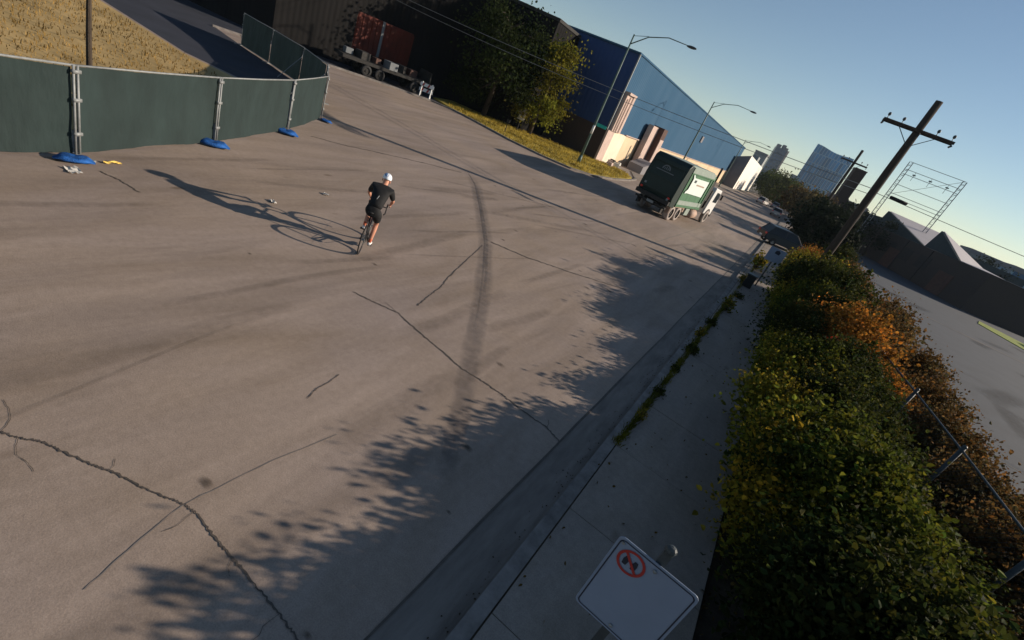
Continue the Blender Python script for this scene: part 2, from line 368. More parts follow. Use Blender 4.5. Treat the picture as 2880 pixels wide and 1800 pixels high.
def blade(mb, x, y, z, h, wd, tint, lean=.5):
    a = random.uniform(0, 6.28); d = Vector((math.cos(a), math.sin(a), 0)); l = Vector((random.uniform(-1, 1), random.uniform(-1, 1), 0))*h*lean
    p = Vector((x, y, z))
    mb.add([p-d*wd/2, p+d*wd/2, p+l*.4+Vector((0, 0, h*.65))+d*wd*.35, p+l+Vector((0, 0, h)), p+l*.4+Vector((0, 0, h*.65))-d*wd*.35], [(0, 1, 2, 3, 4)])
    mb.tint += [tint]*5
def inside(p, poly):
    c = False; j = len(poly)-1
    for i in range(len(poly)):
        if (poly[i][1] > p[1]) != (poly[j][1] > p[1]) and p[0] < (poly[j][0]-poly[i][0])*(p[1]-poly[i][1])/(poly[j][1]-poly[i][1])+poly[i][0]: c = not c
        j = i
    return c
VP = [(-27.5, 35.2), (-26.4, 34.95), (-23.53, 34.7), (-19.96, 34.1), (-17.0, 34.4), (-15.0, 35.4), (-14, 37.3), (-13.6, 41.37), (-13.8, 46), (-14.3, 49.0), (-15.8, 51.2), (-18.6, 50), (-24.5, 43.5), (-30, 38)]
cnt = 0
while cnt < 11000:
    x, y = random.uniform(-30, -13), random.uniform(34, 52)
    if inside((x, y), VP):
        t = .6+.7*noise.noise(Vector((x*.8, y*.8, 0)))+random.uniform(-.2, .3); blade(tf, x, y, .09, random.uniform(.08, .22), .04, (t, t*.95, t*.9)); cnt += 1
tag(tf.build('verge_grass', leafm('leaf_verge', (.42, .33, .06), (.62, .48, .09), .3)), 'dry yellow grass covering the kerbside verge', 'grass', kind='stuff')
tf = MB(); tf.tint = []
for _ in range(24000):
    x = random.uniform(-40, -12.6); y = random.uniform(-14, 13)
    if y > 3 and x > -13.2-(y-3.5)*.62: continue
    if y > 12.4: continue
    t = .6+.6*noise.noise(Vector((x*.5, y*.5, 2)))+random.uniform(-.2, .3); blade(tf, x, y, 0, random.uniform(.05, .17), .035, (t, t*.95, t*.9))
tag(tf.build('field_grass', leafm('leaf_dryfield', (.26, .18, .06), (.48, .33, .12), .3)), 'dry golden grass in the field behind the green fence', 'grass', kind='stuff')

# cracks, seams and the winding patch in the road
C_ = {
 'a': [(-5.3, .75), (-4.77, 1.1), (-4.62, 1.18), (-4.48, 1.3), (-4.26, 1.38), (-3.98, 1.49), (-3.83, 1.57), (-3.51, 1.68), (-3.23, 1.8), (-3.11, 1.85), (-2.96, 1.89), (-2.65, 1.88), (-2.33, 1.88), (-1.93, 1.88), (-1.63, 1.88), (-1.37, 1.86), (-.95, 1.8)],
 'b': [(-5.73, 6.2), (-5.33, 6.32), (-4.83, 6.51), (-4.25, 6.43), (-3.67, 6.38), (-3.05, 6.31), (-2.52, 6.38), (-2.17, 6.4), (-1.7, 6.38), (-1.27, 6.4), (-.95, 6.3)],
 'c': [(-6.61, 11.83), (-5.95, 10.04), (-5.53, 8.91), (-5.24, 8.26), (-5.08, 7.72), (-4.88, 7.11)],
 'd': [(-3.92, 4.38), (-3.85, 4.13), (-3.83, 3.94), (-3.73, 3.7)],
 'e': [(-11.04, 4.37), (-10.66, 4.52), (-10.08, 4.62)],
 'f': [(-14.91, 12.11), (-14.29, 13.22), (-13.88, 14.56), (-13.21, 16.37), (-12.4, 18.06)],
 'g': [(-6.72, 12.45), (-5.57, 12.99), (-4.4, 13.86), (-2.88, 15.26)]}
WD = {'a': .017, 'b': .026, 'c': .022, 'd': .012, 'e': .03, 'f': .06, 'g': .06}
ck = MB(); random.seed(5)
for q, pts in C_.items():
    vs, fs = strip(pts, WD[q], .0065, WD[q]*.55, 14); ck.add(vs, fs)
for _ in range(9):          # short side cracks
    q = random.choice('aaab'); p = Vector(random.choice(C_[q])); a = random.uniform(0, 6.28); pts = [p]
    for i in range(random.randint(2, 5)): a += random.uniform(-.6, .6); p = p+Vector((math.cos(a), math.sin(a)))*random.uniform(.05, .16); pts.append(p)
    vs, fs = strip(pts, WD[q]*.3, .0055, WD[q]*.2, 3); ck.add(vs, fs)
struct('road_cracks', ck, M['tar'])
pt = MB()
PATCH = [(-12.62, 18.83), (-10.96, 17.3), (-8.7, 14.61), (-6.8, 12.27), (-5.46, 10.36), (-4.59, 9.04), (-3.72, 7.65), (-3.13, 6.69), (-2.53, 5.71), (-2.16, 5.08), (-1.86, 4.54), (-1.62, 4.1)]
def soft_strip(mb, pts, wd, z, sub=5, jit=.01, ends=9):
    """worn strip whose cover thins out towards its ragged edges"""
    vs, fs = strip(pts, 1, z, 0, sub); n_ = len(vs)//2; o = len(mb.v)
    for row, (u, al) in enumerate(((0, 0), (.22, .75), (.5, 1), (.78, .75), (1, 0))):
        for i in range(n_):
            t = i/(n_-1); ww = wd(t) if callable(wd) else wd
            a_, b_ = Vector(vs[i]), Vector(vs[n_+i]); c_ = (a_+b_)/2; p = c_+(b_-a_)*(u-.5)*ww*(1+.25*noise.noise(Vector((t*14, row, 3))))+Vector((random.uniform(-jit, jit), 0, 0))
            mb.v.append(tuple(p)); e_ = min(1, min(t, 1-t)*ends); mb.tint.append((al*e_,)*3)
    for row in range(4):
        for i in range(n_-1): mb.f.append((o+row*n_+i, o+row*n_+i+1, o+(row+1)*n_+i+1, o+(row+1)*n_+i)); mb.mi.append(0); mb.sm.append(False)
def soft_mat(name, col, op, scale=4):
    mt = mat(name, col, .85, .15, scale); N = mt.node_tree.nodes; L = mt.node_tree.links
    at = N.new('ShaderNodeAttribute'); at.attribute_name = 'tint'; tc = N.new('ShaderNodeTexCoord')
    nz = N.new('ShaderNodeTexNoise'); nz.inputs['Scale'].default_value = 5; nz.inputs['Detail'].default_value = 7; L.new(tc.outputs['Object'], nz.inputs[0])
    mr = N.new('ShaderNodeMapRange'); mr.inputs[1].default_value = .3; mr.inputs[2].default_value = .7; mr.inputs[3].default_value = .45*op; mr.inputs[4].default_value = 1.15*op; L.new(nz.outputs[0], mr.inputs[0])
    ml = N.new('ShaderNodeMath'); ml.operation = 'MULTIPLY'; ml.use_clamp = True; L.new(at.outputs['Fac'], ml.inputs[0]); L.new(mr.outputs[0], ml.inputs[1])
    L.new(ml.outputs[0], N['Principled BSDF'].inputs['Alpha']); return mt
pt.tint = []
soft_strip(pt, PATCH, lambda t: .62-.30*t, .004, 6)
for k_ in range(3):      # narrower broken streaks inside the worn strip
    o_ = random.uniform(-.12, .12); a_ = random.uniform(0, .5); n0 = int(a_*8); P_ = PATCH[n0:n0+random.randint(4, 7)]
    soft_strip(pt, [(x+o_*(1-i*.03), y+o_) for i, (x, y) in enumerate(P_)], random.uniform(.05, .12), .0043+k_*.0002, 5)
struct('road_patch', pt, soft_mat('worn_patch', (.15, .13, .122), .44, 2))
sk = MB(); sk.tint = []; random.seed(77)
for _ in range(34):      # rubbed tyre and dirt streaks of differing size
    x = random.uniform(-12, -1.5); y = random.uniform(-1, 26); L_ = random.uniform(1.0, 5)*(1+y*.05); a = random.gauss(.05, .22)
    soft_strip(sk, [(x+math.sin(a)*L_*t+random.gauss(0, .03), y+math.cos(a)*L_*t) for t in (0, .25, .5, .75, 1)], random.uniform(.08, .5), .0048+_*.00004, 4)
struct('road_streaks', sk, soft_mat('dirt_streak', (.17, .135, .11), .22, 3))
sk = MB(); sk.tint = []; random.seed(78)
for _ in range(26):
    x = random.uniform(-12, -1.2); y = random.uniform(0, 22); r_ = random.uniform(.03, .10)*(1+y*.04)
    soft_strip(sk, [(x-r_, y), (x, y+r_*.2), (x+r_, y)], r_*1.1, .0056, 6, 0, 2.2)
struct('road_stains', sk, soft_mat('oil_spot', (.09, .07, .055), .75, 9))
sp = MB(); random.seed(12)
vs, fs = strip([(-2.79, .98), (-2.88, 1.21), (-2.97, 1.44), (-3.09, 1.84), (-3.09, 2.2), (-3.09, 2.76), (-3.0, 3.6)], .010, .005, .006, 4); sp.add(vs, fs)
for y in (20.5, 33, 47, 62, 80, 100): 
    vs, fs = strip([(-13.3, y), (-9, y+.2), (-5, y+.1), (-1, y)], .05, .005, .02, 8); sp.add(vs, fs)
for x in (-4.6, -9.0):
    vs, fs = strip([(x, 24), (x-.05, 40), (x, 80), (x, 140)], .05, .0045, .02, 12); sp.add(vs, fs)
struct('road_seams', sp, mat('seam', (.21, .18, .155), .85, .15, 4))

# ------------------------------------------------------------------ construction fence (left)
FP = [(-10.9, -6.2), (-11.0, -2.7), (-11.25, .85), (-11.78, 4.3), (-13.2, 7.77), (-15.04, 11.22), (-17.26, 14.31), (-20.2, 16.6), (-23.4, 17.7), (-26.9, 18.35), (-30.3, 18.8)]
fence = thing('construction_fence', 'temporary panel fence with dark green windscreen curving along the dry field', 'fence', (-13.2, 7.77, 0))
off = Vector((13.2, -7.77, 0))
random.seed(21)
for i in range(len(FP)-1):
    a = Vector((*FP[i], 0)); b = Vector((*FP[i+1], 0)); d = (b-a).normalized(); n_ = Vector((-d.y, d.x, 0))   # n_ to the field side
    mb = MB(); mb.smooth = True; nu, nv = 44, 16; a2 = a+d*.05; b2 = b-d*.05; H0, H1 = .05, 1.68
    vs = []
    ph = random.uniform(0, 9)
    for v in range(nv+1):
        for u in range(nu+1):
            t = u/nu; z = H0+(H1-H0)*v/nv
            bel = .035*math.sin(math.pi*t)*math.sin(math.pi*v/nv)+.010*math.sin(9*t+ph+2*v/nv)+.030*noise.noise(Vector((t*7, v/nv*2.2, ph)))+.014*noise.noise(Vector((t*22, v/nv*5, ph)))
            zz = z+(.03*noise.noise(Vector((t*3, ph, 1))) if v == 0 else 0)
            vs.append(a2.lerp(b2, t)+n_*(.03+bel)+Vector((0, 0, zz))+off)
    fs = [(v*(nu+1)+u, v*(nu+1)+u+1, (v+1)*(nu+1)+u+1, (v+1)*(nu+1)+u) for v in range(nv) for u in range(nu)]
    mb.add(vs, fs); mb.build('windscreen', M['screen'], fence)
    rl = MB(); rl.smooth = True
    p0 = a+Vector((0, 0, 1.72))+off; p1 = b+Vector((0, 0, 1.72))+off
    rl.tube([p0, p0.lerp(p1, .5)-Vector((0, 0, .012)), p1], .021, 8)
    rl.build('rail', M['galv'], fence); rl = MB(); rl.smooth = True
    q0 = a+Vector((0, 0, .09))+off-n_*.0; q1 = b+Vector((0, 0, .09))+off
    rl.tube([q0+n_*.15, q1+n_*.15], .018, 6); rl.build('rail', M['galv'], fence)
for i, p in enumerate(FP):
    mb = MB(); mb.smooth = True; p = Vector((*p, 0))+off
    j = min(i, len(FP)-2); d = (Vector((*FP[j+1], 0))-Vector((*FP[j], 0))).normalized(); n_ = Vector((-d.y, d.x, 0))
    for s in (-.04, .04):
        mb.cyl(p+d*s-n_*.015, p+d*s-n_*.015+Vector((0, 0, 1.73)), .022, n=8)
    for z in (.45, 1.1, 1.62): mb.box(p-n_*.025+Vector((0, 0, z)), (.15, .07, .06), math.atan2(d.y, d.x))
    mb.smooth = False
    mb.box(p+Vector((0, 0, .02)), (.12, .7, .04), math.atan2(d.y, d.x))
    mb.build('post', M['galv'], fence)
    if i in (5, 7, 8):
        mb = MB(); mb.cyl(p+Vector((0, 0, 1.35)), p+n_*1.1+Vector((0, 0, .03)), .018, n=6); mb.build('brace', M['galv'], fence)
# sandbags
def sandbag(seed, L_=.95, W_=.46, H_=.17):
    random.seed(seed); mb = MB(); mb.smooth = True; nu, nv = 22, 12; vs = []
    for v in range(nv+1):
        ph = -math.pi/2+math.pi*v/nv
        for u in range(nu):
            t = 2*math.pi*u/nu; cx_, sy = math.cos(t), math.sin(t)
            sq = (abs(cx_)**3+abs(sy)**3)**(-1/3.)
            pinch = 1-.30*max(0, 1-abs(abs(cx_)*sq-.62)*6)*0
            x = cx_*sq*L_/2*math.cos(ph)**.45 if v not in (0, nv) else 0
            y = sy*sq*W_/2*math.cos(ph)**.45 if v not in (0, nv) else 0
            e = abs(x)/(L_/2)
            y *= (1-.42*max(0, min(1, (e-.55)/.3))+.62*max(0, (e-.85)/.15))
            hh = H_/2*(1-.8*max(0, (e-.6)/.4))
            z = math.sin(ph)*hh*(1+.35*noise.noise(Vector((x*5, y*7, seed))))+hh
            if abs(x) < .12: z -= .05*(1-abs(x)/.12)*(math.sin(ph) > 0)
            vs.append((x, y, max(z, .0)))
    fs = [(v*nu+u, v*nu+(u+1) % nu, (v+1)*nu+(u+1) % nu, (v+1)*nu+u) for v in range(nv) for u in range(nu)]
    mb.add(vs, fs); return mb
SB = [((-11.42, 4.12), 1.22, 'large blue sandbag over the nearest visible fence foot beside white litter', .66),
      ((-12.98, 7.62), .95, 'blue sandbag lying at the second visible fence post from the nearest', .8),
      ((-14.78, 11.0), .72, 'lighter blue sandbag at the third fence post, short of the road corner', .85),
      ((-16.98, 14.35), .5, 'small blue sandbag at the corner post where the fence turns away', .55)]
for i, (p, rz, lab, sc) in enumerate(SB):
    o = sandbag(i+2).build('sandbag', M['blue']); o.location = (*p, .035); o.rotation_euler = (0, 0, rz); o.scale = (sc, sc*1.05, sc)
    tag(o, lab, 'sandbag', 'blue sandbags weighing down the fence feet')
def crumple(name, p, s, m_, lab, cat, seed):
    random.seed(seed); mb = MB(); vs = []
    n_ = 6
    for j in range(n_):
        for i in range(n_): vs.append((p[0]+(i/(n_-1)-.5)*s[0]+random.uniform(-.01, .01), p[1]+(j/(n_-1)-.5)*s[1]+random.uniform(-.01, .01), .008+random.uniform(0, .05)))
    mb.add(vs, [(j*n_+i, j*n_+i+1, (j+1)*n_+i+1, (j+1)*n_+i) for j in range(n_-1) for i in range(n_-1)])
    return tag(mb.build(name, m_), lab, cat)
crumple('paper_scrap', (-11.0, 3.95), (.28, .20), M['litter'], 'crumpled white paper scrap in front of the nearest large sandbag', 'litter', 1)
crumple('tape_scrap', (-11.45, 4.75), (.09, .3), M['yellow'], 'strip of yellow tape beside the end of the nearest large sandbag', 'litter', 2)
crumple('paper_scrap', (-10.0, 8.9), (.16, .09), M['litter'], 'small pale paper scrap on the road beyond the cyclist\'s shadow tip, nearer the fence', 'litter', 3)
crumple('paper_scrap', (-9.6, 7.1), (.18, .10), M['litter'], 'small pale paper scrap beside the head end of the cyclist\'s shadow', 'litter', 4)
wp = MB(); wp.cyl((-15.9, 6.1, 0), (-15.9, 6.1, 1.5), .07, .06, 9); wp.cyl((-15.9, 6.1, 1.5), (-15.85, 6.1, 2.6), .06, .05, 9)
tag(wp.build('wooden_post', M['bark']), 'brown wooden post standing in the dry field behind the fence', 'post')

# ------------------------------------------------------------------ foliage builders
def leaf(mb, p, size, tint, nrm=None, fold=.25):
    a = Vector((random.gauss(0, 1), random.gauss(0, 1), random.gauss(0, 1))).normalized()
    b = a.cross(Vector((random.gauss(0, 1), random.gauss(0, 1), random.gauss(0, 1)))).normalized(); c = a.cross(b)
    L_ = size; W_ = size*.42
    mb.add([p, p+a*L_*.3+b*W_*.8+c*L_*fold*.5, p+a*L_*.65+b*W_*.75+c*L_*fold*.5, p+a*L_-c*L_*.1, p+a*L_*.65-b*W_*.75+c*L_*fold*.5, p+a*L_*.3-b*W_*.8+c*L_*fold*.5], [(0, 1, 2, 3), (0, 3, 4, 5)])
    mb.tint += [tint]*6
def bush_mesh(seed, r, h, nleaf, lsize, shoots=16, low=.15, green=0., spiky=.3):
    """stems rising from one root, leaf clusters round their ends; returns foliage and stems builders"""
    random.seed(seed); fo = MB(); fo.tint = []; stm = MB()
    tips = []
    for i in range(shoots):
        a = random.uniform(0, 6.28); q = math.sqrt(random.random()); rr = r*q
        top = Vector((math.cos(a)*rr, math.sin(a)*rr, h*(1-.30*q*q)*random.uniform(.80, 1.03)))
        mid = Vector((top.x*.45+random.uniform(-.08, .08), top.y*.45+random.uniform(-.08, .08), top.z*.5))
        stm.tube([(top.x*.08, top.y*.08, -.02), mid, top], [.022*h/2+.008, .012*h/2+.006, .005], 5)
        tips.append((top, mid))
    for i in range(9):
        a = random.uniform(0, 6.28); rr = r*random.uniform(.1, .95)
        b0 = Vector((math.cos(a)*rr*.6, math.sin(a)*rr*.6, h*.55)); tp = Vector((math.cos(a)*rr, math.sin(a)*rr, h*random.uniform(1.0, 1.22)*(1-.2*rr/r)))
        stm.tube([(0, 0, 0), b0, tp], [.012, .009, .003], 4)
        for k in range(int(nleaf*.006)):
            t = random.random(); p = b0.lerp(tp, t)+Vector((random.gauss(0, .05), random.gauss(0, .05), random.gauss(0, .03)))
            v = random.uniform(.7, 1.7); leaf(fo, p, lsize*random.uniform(.7, 1.7), (v*1.25, v, v*.8))
    per = nleaf//len(tips)
    for top, mid in tips:
        cl = random.uniform(.55, 1.5); hue = random.uniform(-.2, .35)
        for k in range(per):
            t = random.random()**.7; base = mid.lerp(top, t) if random.random() < .8 else Vector((mid.x, mid.y, 0)).lerp(mid, random.uniform(low, 1))
            sp = (.10+.16*(1-t))*r/.8+.05
            p = base+Vector((random.gauss(0, sp), random.gauss(0, sp), random.gauss(0, sp*.8)+(random.random() < spiky*.3)*random.uniform(0, .25)))
            if p.z < .02: p.z = random.uniform(.02, .3)
            v = cl*random.uniform(.55, 1.45)*(1.6 if t > .86 and random.random() < .5 else 1); hu = hue+(.35 if t > .86 else 0)
            leaf(fo, p, lsize*random.choice((.55, .7, .9, 1.1, 1.6) if t > .55 else (.8, 1.1, 1.5, 1.9)), (v*(1+hu), v, v*(1-hu*.5)))
    return fo, stm
BUSH = {}
def bush_kind(key, *args, m_='lf_green', **kw):
    fo, stm = bush_mesh(*args, **kw)
    fm = bpy.data.meshes.new('foliage'); fm.from_pydata(fo.v, [], fo.f)
    ca = fm.color_attributes.new('tint', 'FLOAT_COLOR', 'POINT'); fl = []
    for c in fo.tint: fl += [c[0], c[1], c[2], 1]
    ca.data.foreach_set('color', fl); fm.materials.append(M[m_])
    sm = bpy.data.meshes.new('stems'); sm.from_pydata(stm.v, [], stm.f); sm.materials.append(M['twig'])
    BUSH[key] = (fm, sm)
def put_bush(key, x, y, s, lab, group, sz=None, z=.02, name='shrub', cat='shrub'):
    t = thing(name, lab, cat, (x, y, z), random.uniform(0, 6.28), group); t.scale = (s, s, sz or s)
    for nm, me in (('foliage', BUSH[key][0]), ('stems', BUSH[key][1])):
        o = bpy.data.objects.new(nm, me); COL.objects.link(o); o.parent = t
    return t
bush_kind('green1', 11, 1.0, 2.05, 21000, .062, shoots=30, m_='lf_green')
bush_kind('green2', 12, 1.15, 2.25, 26000, .064, shoots=34, m_='lf_dark')
bush_kind('yellow', 13, .55, 1.2, 7500, .046, shoots=14, m_='lf_yellow')
bush_kind('orange', 14, 1.15, 2.4, 22000, .066, shoots=34, m_='lf_orange')
bush_kind('brown', 15, .85, 1.5, 8500, .058, shoots=26, m_='lf_brown', spiky=.8)
bush_kind('weed', 16, .15, .46, 260, .06, shoots=9, m_='lf_yellow')
bush_kind('weedg', 17, .17, .22, 260, .06, shoots=9, m_='lf_green')
GB = 'bushes crowding the strip between sidewalk and lot'
random.seed(31)
B = [  # key, x, y, scale, label
 ('green2', 2.9, 5.0, .97, 'dark green bush nearest the no-stopping sign, at the bottom of the picture'),
 ('green1', 2.75, 7.3, 1.08, 'leafy green bush with pale tips beside the sidewalk, second up from the bottom'),
 ('green2', 3.9, 7.6, .85, 'dark shaded bush between the near sidewalk bush and the black fence'),
 ('green1', 2.6, 9.0, 1.0, 'green bush bulging over the sidewalk edge below the yellow-tipped bush'),
 ('green2', 2.9, 11.4, .84, 'low dark green bush in the deep shade left of the fence gap'),
 ('green1', 2.6, 13.6, .95, 'green bush just below the large orange bush, sidewalk side'),
 ('orange', 3.35, 16.6, 1.10, 'largest orange autumn bush, in the middle of the planting strip'),
 ('green2', 2.1, 16.2, .92, 'dark green bush in the shade left of the largest orange bush'),
 ('orange', 4.3, 14.9, .72, 'smaller orange bush tucked against the fence below the largest one'),
 ('green1', 2.3, 19.6, 1.0, 'green bush behind the largest orange bush, beside the sidewalk'),
 ('brown', 4.2, 19.8, 1.5, 'olive brown bush behind the largest orange bush, lot side'),
 ('green2', 2.4, 22.6, 1.12, 'dark bush halfway between the orange bush and the wooden pole'),
 ('orange', 3.6, 23.6, .95, 'orange-brown bush between the large orange bush and the wooden pole'),
 ('brown', 5.4, 24.2, 1.45, 'wispy olive bush on the lot side below the wooden pole'),
 ('yellow', 2.3, 26.6, 1.8, 'yellow-green bush just in front of the foot of the wooden pole'),
 ('orange', 3.9, 28.0, .88, 'golden bush on the lot side of the wooden pole foot'),
 ('yellow', 1.9, 31.2, 1.6, 'yellow-green bush behind the white square sign'),
 ('yellow', 3.6, 32.2, 1.75, 'yellow-green bush just behind the wooden pole foot'),
 ('orange', 2.6, 35.6, .85, 'orange bush between the wooden pole and the dark parked car'),
 ('brown', 5.0, 35.5, 1.4, 'pale brown bush at the lot edge behind the wooden pole'),
 ('green2', 4.4, 39.5, 1.1, 'dark bush at the far end of the planting strip, lot side'),
 ('brown', 5.6, 5.0, 1.25, 'brown bush outside the black fence, in the bottom right corner'),
 ('brown', 6.0, 7.4, 1.12, 'orange-brown bush outside the black fence, second from the bottom right corner'),
 ('brown', 5.75, 9.6, 1.15, 'reddish brown bush outside the black fence beside the second fence post'),
 ('brown', 5.9, 11.8, 1.05, 'dull brown bush outside the black fence opposite the open dark gap'),
 ('brown', 5.7, 14.2, 1.12, 'olive bush with small pale flowers outside the fence near its far post'),
 ('brown', 5.9, 16.8, 1.15, 'thin brown bush at the lot edge right of the largest orange bush'),
 ('brown', 6.2, 20.2, 1.1, 'wispy grey-brown bush spreading onto the lot beyond the fence end'),
 ('green2', 4.2, 4.6, 1.0, 'dark green bush against the fence in the bottom right part of the picture'),
 ('orange', 3.6, 8.9, .42, 'small golden bush poking from the dark bushes near the first fence post'),
 ('yellow', 1.95, 10.4, 1.35, 'yellow-flowered stalks leaning over the sidewalk edge'),
 ('yellow', 1.9, 12.9, 1.3, 'small yellow-tipped bush at the sidewalk edge below the orange bush'),
 ('yellow', 2.1, 8.2, 1.55, 'yellow-green tips rising out of the near sidewalk bush'),
 ('green2', 3.3, 10.2, .84, 'low dark bush in the dim middle of the strip, left of the fence gap'),
 ('green2', 3.3, 12.6, .88, 'low dark bush by the fence, directly below the small orange bush'),
 ('green2', 3.2, 14.4, .9, 'dark bush wedged between the sidewalk bushes and the smaller orange bush'),
 ('green2', 2.9, 18.2, 1.0, 'dark bush directly behind the left half of the largest orange bush'),
 ('green2', 3.4, 27.0, 1.0, 'dark green bush at the right foot of the wooden pole'),
 ('green2', 2.9, 3.2, .85, 'dark green bush just right of the white sign, on the bottom edge'),
 ('green1', 2.5, 25.0, 1.15, 'tall green bush on the sidewalk side just before the wooden pole'),
 ('green2', 3.1, 21.0, 1.15, 'dark bush filling the strip behind the largest orange bush'),
 ('green1', 3.1, 6.2, 1.0, 'green bush filling the strip between the two nearest sidewalk bushes'),
 ('yellow', 2.1, 6.7, 1.3, 'pale green stalks at the sidewalk edge, nearest clump above the white sign'),
 ('yellow', 1.95, 14.9, 1.2, 'yellow-green stalks at the sidewalk edge beside the small orange bush'),
 ('yellow', 2.0, 17.6, 1.2, 'yellowish stalks at the sidewalk edge left of the largest orange bush'),
 ('yellow', 1.95, 21.2, 1.4, 'yellow-green stalks at the sidewalk edge beyond the orange bush'),
 ('yellow', 2.9, 12.0, 1.5, 'golden green tips in the dark hollow left of the far fence post'),
 ('yellow', 3.2, 6.6, 1.75, 'yellow-tipped bush between the two nearest dark green bushes'),
]
for key, x, y, s, lab in B: put_bush(key, x, y, s, lab, GB, sz=s*((.93 if x < 3.2 else .78) if y < 8.8 else .92 if y < 14 and x < 4.5 else .97 if y < 18 else 1.12))
t = put_bush('weed', 2.75, 15.1, .9, 'small patch of red leaves low in the front of the orange bush', None)
t.children[0].data = t.children[0].data.copy(); t.children[0].data.materials[0] = M['lf_red']; t.location.z = 1.55; t.scale = (.8, .8, .6)
random.seed(44)
GW = 'weeds growing in the kerb joint'
W_ = [(.0, 18.9, 1.7, 'weed', 'bright yellow-green weed clump, largest in the middle of the kerb joint'), (-.12, 16.2, 1.2, 'weedg', 'dark green weed below the bright clump in the kerb joint'),
      (-.2, 14.4, 1.0, 'weed', 'small yellowish weed above the flat green patch in the joint'), (-.15, 12.9, 1.25, 'weedg', 'flat green weed patch halfway down the kerb joint'),
      (-.2, 11.2, .8, 'weedg', 'small dark weed in the joint by the spiky shadow edge'), (-.2, 9.6, .85, 'weedg', 'low dark weed where the joint enters the shade'),
      (-.18, 8.2, .7, 'weed', 'lowest pale weed in the kerb joint'), (.15, 22.0, 1.3, 'weedg', 'green weed between the bright clump and the square sign'),
      (-.1, 25.5, 1.4, 'weed', 'yellow-green weed tuft left of the square sign post'), (.1, 31.5, 3.2, 'weed', 'tall light green bush on the kerb left of the square sign')]
for x, y, s, k_, lab in W_: put_bush(k_, x, y, s*.68, lab, GW, z=.1, name='weed', cat='weed')
lf = MB(); lf.tint = []
for _ in range(900):
    y = random.uniform(1, 34); x = 1.65+abs(random.gauss(0, .35)) if random.random() < .7 else random.uniform(-.3, 1.6)
    if x < 1.62: leaf(lf, Vector((x, y, .135+random.uniform(0, .015))), random.uniform(.03, .06), (1.0, .9, .7), fold=.05)
    else: leaf(lf, Vector((x, y, .05+random.uniform(0, .05))), random.uniform(.05, .09), (1, .9, .7), fold=.1)
jg = MB(); jg.tint = []; random.seed(90)
for _ in range(4200):
    y = random.choice((random.uniform(7, 12), random.uniform(11, 20), random.uniform(12, 34))); 
    if noise.noise(Vector((y*1.7, 0, 4))) < -.28: continue
    t = random.uniform(.4, 1.3); blade(jg, -.2+random.gauss(0, .035)+.012*(y-10), y, .11, random.uniform(.03, .15), .016, (t, t, t), .6)
tag(jg.build('joint_grass', M['lf_yellow'], fixn=False), 'green grass tufts along the joint between kerb and sidewalk', 'grass', kind='stuff')
tag(lf.build('fallen_leaves', M['lf_brown']), 'scattered fallen brown leaves on the sidewalk', 'leaves', kind='stuff')

def tree(x, y, h, r, m_, lab, group=None, seed=1, low=.25, nleaf=7000, ls=.2, cl=26, name='tree', z=0, flat=1.):
    random.seed(seed); t = thing(name, lab, 'tree', (x, y, z), 0, group)
    tk = MB(); tk.smooth = True
    pts = [Vector((0, 0, 0)), Vector((random.uniform(-.1, .1)*h/6, random.uniform(-.1, .1)*h/6, h*.35)), Vector((random.uniform(-.2, .2)*h/6, random.uniform(-.2, .2)*h/6, h*.8))]
    tr = h*.028
    tk.tube(pts, [tr, tr*.75, tr*.3], 8)
    fo = MB(); fo.tint = []; cs = []
    for i in range(cl):
        a = random.uniform(0, 6.28); zz = random.uniform(low, .95); q = math.sqrt(max(0, 1-((zz-.55)/.55)**2))
        rr = r*q*random.uniform(.45, 1.05)
        c = Vector((math.cos(a)*rr, math.sin(a)*rr*flat, zz*h)); cs.append(c)
        b0 = pts[1].lerp(pts[2], max(0, min(1, (zz-.35)/.5)))
        tk.tube([b0, b0.lerp(c, .55)+Vector((0, 0, .06*h*random.random())), c], [tr*.35, tr*.2, tr*.06], 5)
    per = nleaf//cl
    for c in cs:
        v0 = random.uniform(.6, 1.4); hue = random.uniform(-.1, .15); s = r*random.uniform(.16, .32)
        for k_ in range(per):
            p = c+Vector((random.gauss(0, s), random.gauss(0, s), random.gauss(0, s*.75)))
            v = v0*random.uniform(.6, 1.4); leaf(fo, p, ls*random.uniform(.6, 1.4), (v*(1+hue), v, v))
    tk.build('trunk', M['bark'], t)
    fo.build('crown', M[m_], t, fixn=False)
    return t

